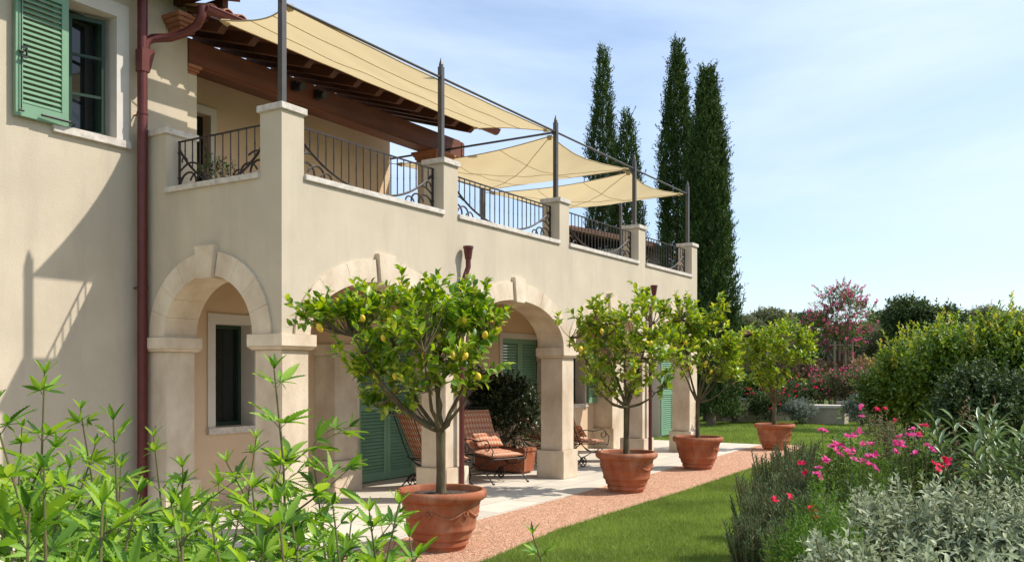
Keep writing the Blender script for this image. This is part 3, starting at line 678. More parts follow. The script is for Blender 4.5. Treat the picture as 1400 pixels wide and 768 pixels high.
def sail(name, label, corners, sag=.10, cut=.06, seams=True, loc=None):
    A, B, C_, D_ = [np.array(c, float) for c in corners]   # front left, front right, back right, back left
    n = 28; V = []; ctr = (A + B + C_ + D_) / 4
    for i in range(n + 1):
        for j in range(n + 1):
            s_, t = i / n, j / n
            p = A * (1 - s_) * (1 - t) + B * s_ * (1 - t) + C_ * s_ * t + D_ * (1 - s_) * t
            # concave edges: pull towards the centre, most at edge middles
            es = 4 * s_ * (1 - s_); et = 4 * t * (1 - t)
            k = cut * (es * (abs(2 * t - 1) ** 3) + et * (abs(2 * s_ - 1) ** 3))
            p = p + (ctr - p) * k; p[2] -= sag * (es * et * .6 + .25 * (es + et)) 
            p[2] += (.012 * math.sin(9 * s_ + 4 * t) + .008 * math.sin(23 * (s_ - t) + 2)) * es * et + .006 * math.sin(31 * s_ + 3 * t) * (es + et) * .5
            V.append(p)
    F = [(i * (n + 1) + j, (i + 1) * (n + 1) + j, (i + 1) * (n + 1) + j + 1, i * (n + 1) + j + 1) for i in range(n) for j in range(n)]
    root = thing(name, label, 'shade sail', A, 0, 'sand coloured shade sails over the terrace')
    V = np.array(V)
    npmesh('cloth', V, np.array(F), M['canvas'], root, smooth=True)
    idx = lambda i, j: V[i * (n + 1) + j]
    hem = MB(); loops = [[idx(i, 0) for i in range(n + 1)], [idx(n, j) for j in range(n + 1)], [idx(i, n) for i in range(n + 1)], [idx(0, j) for j in range(n + 1)]]
    for lp in loops: hem.tube([tuple(p) for p in lp], .009, 5)
    hem.build('hem', M['hem'], root)
    pn = MB()
    for jj in (9, 19): pn.tube([tuple(idx(i, jj) - np.array([0, 0, .004])) for i in range(n + 1)], .0045, 4)
    pn.build('panel_seam', M['hem'], root)
    for (i_, j_) in ((0, 0), (n, 0), (n, n), (0, n)):
        q0 = idx(i_, j_); dd = q0 - idx(n // 2, n // 2); dd = dd / np.linalg.norm(dd)
        MB().tube([tuple(q0 - dd * .10), tuple(q0)], [.05, .018], 4).build('corner_patch', M['hem'], root); MB().tube([tuple(q0), tuple(q0 + dd * .12)], .006, 5).build('corner_rope', M['black'], root)
    if seams:
        sm = MB(); sm.tube([tuple(idx(i, i) - np.array([0, 0, .006])) for i in range(n + 1)], .006, 4); 
        sm.tube([tuple(idx(n - i, i) - np.array([0, 0, .006])) for i in range(n + 1)], .005, 4); sm.build('seam', M['hem'], root)
    return root
sail('shade_sail', 'largest shade sail stretched along the tiled loggia eave', [(PC[0] + .06, .17, ZB + .0), (PC[2] - .12, .2, ZB - .02), (5.75, 1.50, 5.655), (.50, 1.50, 5.68)], sag=.05, cut=.06, seams=False)
sail('shade_sail', 'middle shade sail peaking at the third terrace pole, tall cypress behind its tip', [(PC[2] + .02, .25, ZB - .06), (PC[3] - .15, .2, ZB - .05), (PC[3] - .1, YR - .2, ZB - .08), (PC[2] + .1, YR - .1, ZB - .10)], sag=.16, cut=.12)
sail('shade_sail', 'smallest and farthest shade sail, between the last two terrace poles', [(PC[3] + .02, .25, ZB - .06), (PC[4] - .15, .2, ZB - .05), (PC[4] - .1, YR - .2, ZB - .08), (PC[3] + .1, YR - .1, ZB - .10)], sag=.16, cut=.12)
# wall lantern behind the first pier
ln = thing('wall_lantern', 'black box framed glass lantern on the back of the corner pier', 'lantern', (.36, .52, 1.62))
m_ = MB()
lx, lyy, w, h = .36, .56, .075, .40
for a in (-w, w):
    for b_ in (-w, w): m_.box(lx + a - .008, lx + a + .008, lyy + b_ - .008, lyy + b_ + .008, 1.60, 2.0)
for z in (1.60, 1.985): 
    m_.box(lx - w, lx + w, lyy - w - .0079, lyy - w + .0079, z, z + .016); m_.box(lx - w, lx + w, lyy + w - .0079, lyy + w + .0079, z, z + .016)
    m_.box(lx - w - .0079, lx - w + .0079, lyy - w + .01, lyy + w - .01, z, z + .016); m_.box(lx + w - .0079, lx + w + .0079, lyy - w + .01, lyy + w - .01, z, z + .016)
m_.build('lantern_frame', M['black'], ln)
MB().box(lx - .02, lx + .02, .386, lyy - w, 1.9, 1.94).build('bracket', M['black'], ln)
# ================================================================ OBJECTS
# ---- terracotta pots
PROF = [(0.0, .0), (.235, .0), (.238, .03), (.262, .045), (.268, .075), (.262, .095), (.285, .11), (.300, .17), (.322, .185), (.328, .205), (.322, .225), (.330, .25), (.352, .36), (.372, .43), (.378, .455), (.402, .465), (.428, .485), (.436, .515), (.430, .545), (.412, .560), (.392, .558), (.383, .545), (.380, .50), (.37, .44), (.0, .44)]
def make_pot(label, loc, rz, group):
    t = thing('terracotta_pot', label, 'plant pot', loc, rz, group)
    b = MB(); b.lathe(PROF[:-1], n=56); b.build('body', M['terracotta'], t, local=True, smooth=True)
    # garland relief and rosettes
    for k in range(6):
        a = 2 * math.pi * k / 6; g = MB(); pts = []
        for i in range(13):
            s_ = i / 12; th = a + s_ * math.pi / 3; z = .405 - .085 * math.sin(math.pi * s_); r_ = .302 + (z - .17) * .26 + .0
            pts.append((r_ * math.cos(th), r_ * math.sin(th), z))
        g.tube(pts, [.008 + .009 * math.sin(math.pi * i / 12) * (1 + .6 * math.sin(i * 2.9)) for i in range(13)], 7)
        g.build('garland', M['terracotta'], t, local=True, smooth=True)
        m_ = MB(); r_ = .365; r_ = .352; c = Vector((r_ * math.cos(a), r_ * math.sin(a), .375)); o = Vector((math.cos(a), math.sin(a), 0)); e = Vector((-math.sin(a), math.cos(a), 0)); zz = Vector((0, 0, 1))
        for j in range(6):
            w = 2 * math.pi * j / 6; q = c + (e * math.cos(w) + zz * math.sin(w)) * .030
            m_.tube([tuple(q - o * .01), tuple(q + o * .006), tuple(q + o * .014)], [.017, .017, .006], 7)
        m_.tube([tuple(c - o * .01), tuple(c + o * .022)], [.02, .012], 8); m_.tube([tuple(c - zz * .03), tuple(c - zz * .075 - o * .008)], [.016, .006], 6)
        m_.build('rosette', M['terracotta'], t, local=True, smooth=True)
    s_ = MB(); n = 40; vs = [(0, 0, .52)]; fs = []
    for j in range(1, 9):
        for k in range(n):
            a = 2 * math.pi * k / n; r_ = .3785 * j / 8; vs.append((r_ * math.cos(a), r_ * math.sin(a), .515 + random.uniform(-.008, .010) - .02 * (j / 8) ** 3))
    fs += [(0, 1 + k, 1 + (k + 1) % n) for k in range(n)]
    for j in range(7):
        for k in range(n): fs.append((1 + j * n + k, 1 + (j + 1) * n + k, 1 + (j + 1) * n + (k + 1) % n, 1 + j * n + (k + 1) % n))
    s_.add(vs, fs); s_.build('soil', M['soil'], t, local=True)
    return t
POTS = [((.42, -1.68), 'nearest terracotta pot, holding the large lemon tree at left'), ((5.09, -1.46), 'second terracotta pot, standing between the third pier and the lawn'),
        ((8.50, -1.25), 'third terracotta pot on the gravel in front of the last pier'), ((13.17, -1.27), 'farthest terracotta pot, at the end of the gravel strip')]
pot0 = make_pot(POTS[0][1], (POTS[0][0][0], POTS[0][0][1], -.004), .3, 'terracotta pots along the gravel strip')
for i, (p, lb) in enumerate(POTS[1:]):
    c = copy_tree(pot0); c.location = (p[0], p[1], -.004); c.rotation_euler = (0, 0, .9 + i * 1.3); c['label'] = lb

# ---- leaf geometry
LEAF = (np.array([(0, 0, 0), (.30, .5, .10), (.30, 0, 0), (.30, -.5, .10), (.68, .42, .06), (.68, 0, -.02), (.68, -.42, .06), (1, 0, -.10)]),
        np.array([(0, 2, 1), (0, 3, 2), (1, 2, 5), (1, 5, 4), (3, 6, 5), (3, 5, 2), (4, 5, 7), (5, 6, 7)]))
_tv = [(0, 0, 0)]; _tf = []
_n = 9
for _i in range(1, _n):
    _q = _i / _n; _w = .5 * math.sin(math.pi * _q ** .8) ** .9; _z = -.16 * _q ** 2
    _tv += [(_q + .03, _w, .05 + _z), (_q, 0, _z), (_q + .03, -_w, .05 + _z), (_q - .02, _w * .80, .04 + _z), (_q - .02, -_w * .80, .04 + _z)]
_tv.append((1.04, 0, -.16))
_b = lambda i, k: 1 + (i - 1) * 5 + k
_tf += [(0, _b(1, 1), _b(1, 3)), (_b(1, 3), _b(1, 1), _b(1, 0)), (0, _b(1, 4), _b(1, 1)), (_b(1, 4), _b(1, 2), _b(1, 1))]
for _i in range(1, _n - 1):
    _tf += [(_b(_i, 0), _b(_i, 1), _b(_i + 1, 3)), (_b(_i, 1), _b(_i + 1, 1), _b(_i + 1, 3)), (_b(_i + 1, 3), _b(_i + 1, 1), _b(_i + 1, 0)),
            (_b(_i, 2), _b(_i + 1, 4), _b(_i, 1)), (_b(_i, 1), _b(_i + 1, 4), _b(_i + 1, 1)), (_b(_i + 1, 4), _b(_i + 1, 2), _b(_i + 1, 1))]
_e = len(_tv) - 1; _tf += [(_b(_n - 1, 0), _b(_n - 1, 1), _e), (_b(_n - 1, 1), _b(_n - 1, 2), _e)]
TOOTH = (np.array(_tv, float), np.array(_tf))
LEAF_LO = (np.array([(0, 0, 0), (.45, .5, .08), (.45, -.5, .08), (1, 0, -.06)]), np.array([(0, 3, 1), (0, 2, 3)]))
LANCE = (np.array([(0, 0, 0), (.18, .28, .05), (.18, 0, 0.0), (.18, -.28, .05), (.45, .5, .04), (.45, 0, -.02), (.45, -.5, .04), (.75, .33, -.03), (.75, 0, -.07), (.75, -.33, -.03), (1, 0, -.2)]),
         np.array([(0, 2, 1), (0, 3, 2), (1, 2, 5), (1, 5, 4), (3, 6, 5), (3, 5, 2), (4, 5, 8), (4, 8, 7), (6, 9, 8), (6, 8, 5), (7, 8, 10), (8, 9, 10)]))
def unit(a): return a / np.maximum(np.linalg.norm(a, axis=-1, keepdims=True), 1e-9)
def leaves(P, Dr, U, Ln, W, tmpl):
    """P (n,3) base, Dr direction, U approx upward normal, Ln length, W width -> V,F"""
    X = unit(Dr); Y = unit(np.cross(U, X)); Z = np.cross(X, Y); T, F = tmpl
    V = P[:, None, :] + X[:, None, :] * (T[None, :, 0:1] * Ln[:, None, None]) + Y[:, None, :] * (T[None, :, 1:2] * W[:, None, None]) + Z[:, None, :] * (T[None, :, 2:3] * Ln[:, None, None])
    n, k = len(P), len(T)
    return V.reshape(-1, 3), (F[None] + (np.arange(n) * k)[:, None, None]).reshape(-1, F.shape[1])
def cat(parts):
    V = []; F = []; b = 0
    for v, f in parts: V.append(v); F.append(f + b); b += len(v)
    return np.concatenate(V), np.concatenate(F)
def rnd(n, s=1.0): return RNG.normal(size=(n, 3)) * s
def twig_leaves(B, Dr, tl, k, Ln, W, tmpl, spread=.8, up=.35, jitter=.35):
    """B base points (n,3), Dr twig directions; k leaves along each twig of length tl"""
    n = len(B); Dr = unit(Dr); s_ = (np.arange(k) + .5) / k
    tl = np.broadcast_to(np.asarray(tl, float), (n,))
    P = B[:, None, :] + Dr[:, None, :] * (s_[None, :, None] * tl[:, None, None])
    side = RNG.normal(size=(n, k, 3)); side -= (side * Dr[:, None, :]).sum(-1, keepdims=True) * Dr[:, None, :]; side = unit(side)
    d = unit(Dr[:, None, :] * (1 - spread * .5) + side * spread + np.array([0, 0, up]) * .4 + RNG.normal(size=(n, k, 3)) * jitter * .3)
    U = unit(np.array([0, 0, 1.0]) + RNG.normal(size=(n, k, 3)) * .45 + Dr[:, None, :] * .3)
    sc = RNG.uniform(.65, 1.15, (n, k)) * (1 - .25 * s_[None])
    return leaves(P.reshape(-1, 3), d.reshape(-1, 3), U.reshape(-1, 3), (Ln * sc).ravel(), (W * sc).ravel(), tmpl)
def blob_points(blobs, n, shell=.55, lower=.25, lump=.25):
    """points in the outer shell of ellipsoids, with outward normals; sparse at the underside"""
    vol = np.array([(b[3] * b[4] + b[4] * b[5] + b[3] * b[5]) for b in blobs]); cnt = np.maximum(3, (n * vol / vol.sum()).astype(int)); Ps = []; Ns = []
    for b, c in zip(blobs, cnt):
        d = unit(RNG.normal(size=(c * 2, 3))); keep = (d[:, 2] > -.35) | (RNG.random(c * 2) < lower); d = d[keep][:c]
        r = shell + (1 - shell) * RNG.random(len(d)) ** .6
        ph = RNG.uniform(0, 6.28, 3); r = r * (1 + lump * np.sin(d[:, 0] * 5 + ph[0]) * np.sin(d[:, 1] * 5 + ph[1]) * np.cos(d[:, 2] * 4 + ph[2]) + RNG.normal(size=len(d)) * .05)
        e = np.array(b[3:6]); Ps.append(np.array(b[:3]) + d * r[:, None] * e); Ns.append(unit(d / e))
    return np.concatenate(Ps), np.concatenate(Ns)

# ---- potted lemon trees
def lemon_tree(label, pot, fork, blobs, ntw, nlem, leafm, ll=.075, seed=1, lemons=None, tmpl=LEAF, rtr=.042, nlimb=8, cull=.34):
    rr = random.Random(seed); root = thing('lemon_tree', label, 'lemon tree', (pot[0], pot[1], .46), 0, 'potted lemon trees')
    P, Nn = blob_points(blobs, int(ntw * 1.45), shell=.15, lower=.55); ph = RNG.uniform(0, 6.28, 3)
    fld = np.sin(P[:, 0] * 9 + ph[0]) + np.sin(P[:, 1] * 9 + ph[1]) + np.sin(P[:, 2] * 10 + ph[2] + P[:, 0] * 4); kp = fld > np.quantile(fld, cull); P, Nn = P[kp], Nn[kp]
    base = np.array([pot[0], pot[1], .46]); fk = np.array([pot[0] + rr.uniform(-.02, .03), pot[1], fork])
    tr = MB(); tr.tube([base, base * .6 + fk * .4 + np.array([.012, .01, 0]), fk], [rtr * 1.25, rtr, rtr * 1.05], 12); 
    # limbs to a handful of spread points, then branches to twigs
    idx = [rr.randrange(len(P))]
    while len(idx) < nlimb:
        d = np.min([np.linalg.norm(P - P[i], axis=1) for i in idx], axis=0); d[P[:, 2] < fork + .1] *= .4; idx.append(int(np.argmax(d + RNG.random(len(P)) * .15)))
    nodes = []
    for i in idx:
        e = fk + (P[i] - fk) * .82; mid = fk * .5 + e * .5 + np.array([rr.uniform(-.05, .05), rr.uniform(-.05, .05), -.30 * np.linalg.norm((e - fk)[:2]) + .02])
        pts = [fk * (1 - s_) ** 2 + 2 * mid * s_ * (1 - s_) + e * s_ ** 2 + np.array([rr.uniform(-.012, .012), rr.uniform(-.012, .012), 0]) * (0 < s_ < 1) for s_ in [k / 8 for k in range(9)]]
        tr.tube([tuple(p) for p in pts], [rtr * .62 * (1 - .78 * k / 8) for k in range(9)], 7); nodes += [(pts[k], k) for k in range(3, 9)]
    NP = np.array([n_[0] for n_ in nodes])
    for j in range(len(P)):
        dd = np.linalg.norm(NP - P[j], axis=1) + np.maximum(0, NP[:, 2] - P[j][2]) * .6; q = NP[int(np.argmin(dd))]; m_ = q * .5 + P[j] * .5 + np.array([0, 0, -.03])
        tr.tube([tuple(q), tuple(m_), tuple(P[j])], [.008, .006, .003], 4, caps=False)
    tr.build('trunk', M['bark'], root, smooth=True)
    Dd = unit(Nn * .7 + rnd(len(P), .45) + np.array([0, 0, .75]))
    tl = RNG.uniform(.12, .32, len(P)); V, F = twig_leaves(P - Dd * .05, Dd, tl, 12, ll, ll * .52, tmpl, spread=.85)
    npmesh('crown', V, F, leafm, root, smooth=False)
    tw = MB()
    for p, d, t_ in zip(P, Dd, tl): tw.tube([tuple(p - d * .05), tuple(p + d * t_)], [.003, .0015], 3, caps=False)
    tw.build('twigs', M['stem'], root)
    pr = [(0, -.5), (.05, -.49), (.10, -.43), (.27, -.28), (.34, 0), (.29, .25), (.14, .42), (.06, .48), (0, .5)]
    if lemons is None: lemons = [P[rr.randrange(len(P))] + np.array([0, 0, -.05]) for _ in range(nlem)]
    for p in lemons:
        b = MB(); s_ = rr.uniform(.070, .095); b.lathe([(r_ * s_ * .95, z * s_) for r_, z in pr], n=14); ax = Matrix.Translation(Vector(p)) @ Matrix.Rotation(rr.uniform(-.5, .5), 4, 'X') @ Matrix.Rotation(rr.uniform(-.5, .5), 4, 'Y')
        place_mb(b, ax); b.build('lemon', M['lemon'], root, smooth=True)
    return root
def ub(u, v, t, ru, rv, rd=None):
    """ellipsoid around a point seen at (u,v), t metres off; radii given in photo pixels at that range"""
    c = at(u, t, v); a = ru * t / FPX; b_ = rv * t / FPX
    return (c[0], c[1], c[2], a, a if rd is None else rd, b_)
t1 = 8.57
B1 = [ub(555, 450, t1, 75, 50), ub(620, 442, t1 - .1, 62, 44), ub(505, 470, t1, 45, 45), ub(648, 438, t1 - .1, 32, 45), ub(585, 424, t1 - .3, 60, 26), ub(540, 520, t1 + .1, 45, 28), ub(625, 500, t1, 60, 36), ub(430, 436, t1 - .05, 26, 9, .16), ub(460, 432, t1, 24, 11, .2), ub(490, 440, t1, 34, 30, .3), ub(520, 420, t1 - .1, 30, 24, .3), ub(556, 410, t1, 16, 26), ub(640, 406, t1, 20, 22), ub(678, 437, t1, 14, 16), ub(590, 470, t1 - .35, 60, 45), ub(540, 555, t1 + .05, 34, 26), ub(495, 500, t1, 26, 24), ub(650, 520, t1, 30, 22), ub(575, 530, t1 - .3, 40, 24), ub(520, 535, t1, 24, 30)]
LM = [(524, 462), (586, 468), (600, 461), (619, 486), (635, 480), (636, 487), (663, 458), (540, 514), (580, 485), (654, 514), (496, 435), (635, 438), (437, 448)]
B1 += [ub(432, 434, t1 - .05, 30, 10, .16)] * 5 + [ub(462, 430, t1, 26, 14, .2)] * 3
lem = [at(u, t1 - .38 + .1 * ((i * 7) % 5 - 2) / 2, v) for i, (u, v) in enumerate(LM)]
lemon_tree('largest lemon tree with many yellow lemons, in the nearest terracotta pot', POTS[0][0], 1.10, B1, 250, 0, M['lf_lemon'], .118, 3, lem, cull=.16, nlimb=9)
t2 = 12.64
B2 = [ub(850, 470, t2, 65, 48), ub(800, 455, t2, 42, 40), ub(885, 465, t2, 48, 52), ub(765, 470, t2, 24, 14, .2), ub(840, 520, t2, 62, 28), ub(790, 425, t2, 16, 26, .2), ub(886, 415, t2, 13, 30, .2), ub(910, 500, t2, 28, 40), ub(860, 440, t2 - .3, 45, 34)]
lem = [at(u, t2 - .5, v) for u, v in ((823, 453), (890, 469), (867, 507), (794, 477))]
lemon_tree('second lemon tree with a wide loose crown and four lemons', POTS[1][0], 1.18, B2, 210, 0, M['lf_lemon_pale'], .125, 5, lem, rtr=.04)
t3 = 15.7
B3 = [ub(950, 480, t3, 50, 42), ub(925, 470, t3, 26, 40), ub(985, 480, t3, 32, 45), ub(975, 425, t3, 12, 26, .2), ub(945, 440, t3, 30, 26), ub(990, 515, t3, 26, 18), ub(925, 432, t3, 14, 26, .2)]
lem = [at(u, t3 - .5, v) for u, v in ((937, 468), (944, 502), (965, 496), (972, 508))]
lemon_tree('third lemon tree, standing in front of the last pier beside the tall cypresses', POTS[2][0], 1.15, B3, 210, 0, M['lf_lemon_pale'], .13, 8, lem, rtr=.036)
t4 = 19.6
B4 = [ub(1058, 490, t4, 42, 34), ub(1030, 480, t4, 24, 26), ub(1090, 480, t4, 26, 24), ub(1060, 462, t4, 40, 18), ub(1060, 520, t4, 32, 14), ub(1100, 465, t4, 14, 10), ub(1025, 505, t4, 18, 16)]
lemon_tree('farthest lemon tree, short and round, at the end of the gravel strip', POTS[3][0], 1.0, B4, 300, 0, M['lf_lemon_pale'], .13, 12, [], tmpl=LEAF_LO, rtr=.045)

# ---- wrought iron loungers
def uv_cushion(name, parent, x0, x1, y0, y1, th, Mx):
    me = D.meshes.new(name); bm = bmesh.new(); uvl = bm.loops.layers.uv.new('UVMap')
    nx, ny = 12, 14; g = {}
    for side in (0, 1):
        for i in range(nx + 1):
            for j in range(ny + 1):
                a, b = i / nx, j / ny; e = min(1, 4 * min(a, 1 - a) + .0) ** .4 * min(1, 5 * min(b, 1 - b)) ** .4
                z = th / 2 + (1 if side else -1) * th / 2 * e + .006 * math.sin(b * 18) * side
                g[side, i, j] = bm.verts.new(Mx @ Vector((x0 + (x1 - x0) * a, y0 + (y1 - y0) * b, z)))
    for side in (0, 1):
        for i in range(nx):
            for j in range(ny):
                q = [g[side, i, j], g[side, i + 1, j], g[side, i + 1, j + 1], g[side, i, j + 1]]
                f = bm.faces.new(q if side else q[::-1]); f.smooth = True
                for lp, (a, b) in zip(f.loops, [(i, j), (i + 1, j), (i + 1, j + 1), (i, j + 1)] if side else [(i, j + 1), (i + 1, j + 1), (i + 1, j), (i, j)]):
                    lp[uvl].uv = ((x1 - x0) * a / nx * 1.6, (y1 - y0) * b / ny)
    bmesh.ops.remove_doubles(bm, verts=bm.verts, dist=.0005); bm.to_mesh(me); bm.free(); me.materials.append(M['fabric'])
    return link(name, me, parent)
def make_lounger(label, loc, rz):
    """faces local -Y; width along X"""
    t = thing('garden_lounger', label, 'lounge chair', loc, rz, 'wrought iron loungers under the portico')
    w = .29; ang = R(66)
    seatM = Matrix.Translation((0, 0, .40)) @ Matrix.Rotation(R(4), 4, 'X')
    backM = Matrix.Translation((0, .28, .43)) @ Matrix.Rotation(ang, 4, 'X')
    uv_cushion('seat_cushion', t, -w, w, -.38, .30, .08, seatM)
    uv_cushion('back_cushion', t, -w, w, 0, .68, .08, backM)
    uv_cushion('pillow', t, -.24, .24, 0, .26, .10, Matrix.Translation((0, .10, .49)) @ Matrix.Rotation(R(52), 4, 'X'))
    f = MB()
    for s_ in (-w - .01, w + .01):
        p = [(s_, -.40, .37), (s_, .30, .41)]; bt = backM @ Vector((0, .74, 0)); f.tube(p + [(s_, .30 + .10, .62), (s_, bt.y, bt.z)], .010, 6)
    bt = backM @ Vector((0, .74, 0)); f.tube([(-w - .01, bt.y, bt.z), (w + .01, bt.y, bt.z)], .010, 6); f.tube([(-w, -.40, .37), (w, -.40, .37)], .010, 6); f.tube([(-w, .29, .40), (w, .29, .40)], .010, 6)
    for i in range(7):
        x = -w + .08 + i * .07; a_ = backM @ Vector((x, 0, -.01)); b_ = backM @ Vector((x, .72, -.01)); f.tube([tuple(a_), tuple(b_)], .004, 4)
    f.build('frame', M['iron'], t, local=True)
    for s_ in (-1, 1):
        x = s_ * (w + .035); a = MB()
        pts = [(x, .36, .60)] + [(x, .30 - .55 * k / 8, .635 + .012 * math.sin(k)) for k in range(9)]
        cy, cz = -.26, .555
        for k in range(18):
            th = math.pi / 2 + k / 17 * math.pi * 2.1; r_ = .085 * (1 - .6 * k / 17); pts.append((x, cy + r_ * math.cos(th), cz + r_ * math.sin(th)))
        a.tube(pts, .009, 6)
        pts = [(x, -.30 + .0, .62), (x, -.42, .50), (x, -.38, .36), (x, -.20, .27), (x, .02, .25), (x, .20, .34), (x, .33, .44)]; a.tube(pts, .009, 6)
        a.build('armrest', M['iron'], t, local=True)
        for y0_, y1_ in ((-.05, -.42), (.05, .42)):
            l_ = MB(); l_.tube([(x, y0_ * 4, .33), (x, y0_, .235), (x, (y0_ + y1_) / 2, .17), (x, y1_ * .85, .07), (x, y1_, .012)], .010, 6)
            if y1_ < 0: l_.tube([(x, y1_, .012), (x, y1_ - .03, .0115)], .014, 6)
            l_.build('leg', M['iron'], t, local=True)
        wh = MB(); cy, cz, r_ = .24, .092, .08
        wh.tube([(x + .0, cy + r_ * math.cos(k * math.pi / 8), cz + r_ * math.sin(k * math.pi / 8)) for k in range(17)], .011, 6, caps=False)
        for k in range(6): a_ = k * math.pi / 3; wh.tube([(x, cy, cz), (x, cy + r_ * math.cos(a_), cz + r_ * math.sin(a_))], .008, 4)
        wh.tube([(x - .015, cy, cz), (x + .015, cy, cz)], .018, 8)
        wh.build('wheel', M['iron'], t, local=True)
    MB().tube([(-w - .03, .24, .092), (w + .03, .24, .092)], .007, 5).build('axle', M['iron'], t, local=True)
    return t
lo = make_lounger('lounger with patterned red cushions between the second pier and planter', (5.12, .78, 0), -.35)
for lb, loc, rz in (('lounger mostly hidden behind the second pier, by the green door', (4.05, 1.05, 0), 1.15), ('nearer of the two loungers beyond the third pier', (7.98, .78, 0), 1.25), ('farther of the two loungers beyond the third pier, below the window', (8.15, 1.62, 0), 1.15)):
    c = copy_tree(lo); c.location = loc; c.rotation_euler = (0, 0, rz); c['label'] = lb

# ---- trough planter with dark shrub
tp = thing('trough_planter', 'long terracotta trough standing behind the lounger', 'planter', (6.3, 1.4, 0))
MB().frustum(6.13, 6.45, .85, 2.0, 0.03, .36, .03).box(6.09, 6.49, .81, 2.04, .3605, .42).build('trough', M['terracotta'], tp, bevel=.01)
for y in (.95, 1.9): MB().box(6.15, 6.43, y - .05, y + .05, 0, .0295).build('foot', M['terracotta'], tp)
def shrub(name, label, cat_, blobs, n, k, ll, lw, m, tmpl=LEAF_LO, group=None, tl=.18, shell=.5, up=.5, stems=8, stem_m='bark_grey', lower=.3, spread=.8, inner=True, base=None, jit=.5, sr=.02):
    b0 = blobs[0]; base = base if base is not None else (b0[0], b0[1], 0.0)
    root = thing(name, label, cat_, base, 0, group)
    P, Nn = blob_points(blobs, n, shell=shell, lower=lower)
    if inner:
        P2, N2 = blob_points(blobs, n // 3, shell=.2, lower=.7); P2 = P2 * .8 + .2 * np.array([(b0[0], b0[1], b0[2])]) if len(blobs) == 1 else P2
        P = np.concatenate([P, P2]); Nn = np.concatenate([Nn, N2])
    keep = P[:, 2] > max(.03, base[2] + .01); P = P[keep]; Nn = Nn[keep]
    Dd = unit(Nn * .6 + rnd(len(P), jit) + np.array([0, 0, up])); T_ = RNG.uniform(.6, 1.3, len(P)) * tl
    V, F = twig_leaves(P, Dd, T_, k, ll, lw, tmpl, spread=spread)
    npmesh('foliage', V, F, m, root)
    st = MB()
    for i in range(stems):
        q = P[RNG.integers(len(P))]; b_ = np.array([base[0], base[1], base[2]]) + np.array([RNG.normal() * .04, RNG.normal() * .04, 0]); 
        mid = b_ * .45 + q * .55 + np.array([0, 0, .1 * (q[2] - b_[2])]); st.tube([tuple(b_), tuple(mid), tuple(q)], [sr, sr * .6, sr * .2], 5, caps=False)
    st.build('stems', M[stem_m], root)
    return root
shrub('potted_shrub', 'dark evergreen shrub growing in the trough behind the lounger', 'shrub', [(6.28, 1.25, 1.0, .33, .55, .55), (6.3, 1.75, 1.1, .3, .35, .5), (6.25, 1.95, 1.35, .2, .2, .3)], 800, 12, .08, .036, M['lf_plum'], LEAF, base=(6.3, 1.4, .40), stems=12)
# ================================================================ BACKGROUND
# ---- cypresses
def cypress(label, u, t, vtop, rad, n, seed=0, v0=None, lean=0, group='tall cypresses behind the house', prof=None, side=None):
    g = at(u, t); H_ = 1.65 + t * (HV - vtop) / FPX; r = np.random.default_rng(seed)
    root = thing('cypress_tree', label, 'cypress', g, 0, group)
    z = r.random(n * 2) ** 1.0
    pf = prof or (lambda s_: np.minimum(1, (1.01 - s_) * 3.4) ** .7 * (.78 + .22 * np.sin(np.pi * np.clip(s_ * 1.1, 0, 1))))
    keep = r.random(n * 2) < pf(z) + .1; z = z[keep][:n]; a = r.uniform(0, 2 * np.pi, len(z))
    k1, k2, k3 = r.uniform(0, 6, 3)
    lump = 1 + .17 * np.sin(3 * a + k1 + z * 9) + .12 * np.sin(5 * a + k2 - z * 17) + .09 * np.sin(2 * a + 26 * z + k3) + r.normal(size=len(z)) * .14
    rr = rad * pf(z) * lump * (r.uniform(.60, 1.0, len(z)) ** .5)
    P = np.stack([g[0] + rr * np.cos(a) + lean * z, g[1] + rr * np.sin(a), .25 + z * (H_ - .5)], 1)
    Dd = unit(np.stack([np.cos(a) * .45, np.sin(a) * .45, np.ones_like(a)], 1) + r.normal(size=(len(z), 3)) * .25)
    V, F = twig_leaves(P, Dd, r.uniform(.16, .46, len(P)), 8, .14, .05, LEAF_LO, spread=.7, up=.8)
    npmesh('crown', V, F, M['lf_cyp'], root)
    tr = MB(); tr.tube([(g[0], g[1], 0), (g[0] + lean * .5, g[1], H_ * .5), (g[0] + lean, g[1], H_ * .93)], [rad * .22, rad * .14, .02], 8); tr.build('trunk', M['bark_grey'], root)
    return root
cypress('tallest slim cypress, left one of the right hand clump', 926, 30, 52, .48, 6800, 1, lean=0)
cypress('broad cypress with the widest base, right one of the clump', 972, 28.5, 92, .72, 9000, 2, lean=-.38, prof=lambda s_: np.minimum(1, (1.01 - s_) * 3.4) ** .6 * (1.08 - .50 * s_))
cypress('shorter cypress tip leaning right behind the broad cypress', 965, 31, 118, .5, 5000, 3, prof=lambda s_: np.minimum(1, (1.02 - s_) * 2.0) ** .8)
cypress('slim cypress rising above the middle shade sail', 824, 34, 60, .46, 5200, 4)
cypress('low cypress behind the terrace rail, right of the slim one', 857, 32, 150, .54, 4600, 5, prof=lambda s_: np.minimum(1, (1.02 - s_) * 2.6) ** .7)
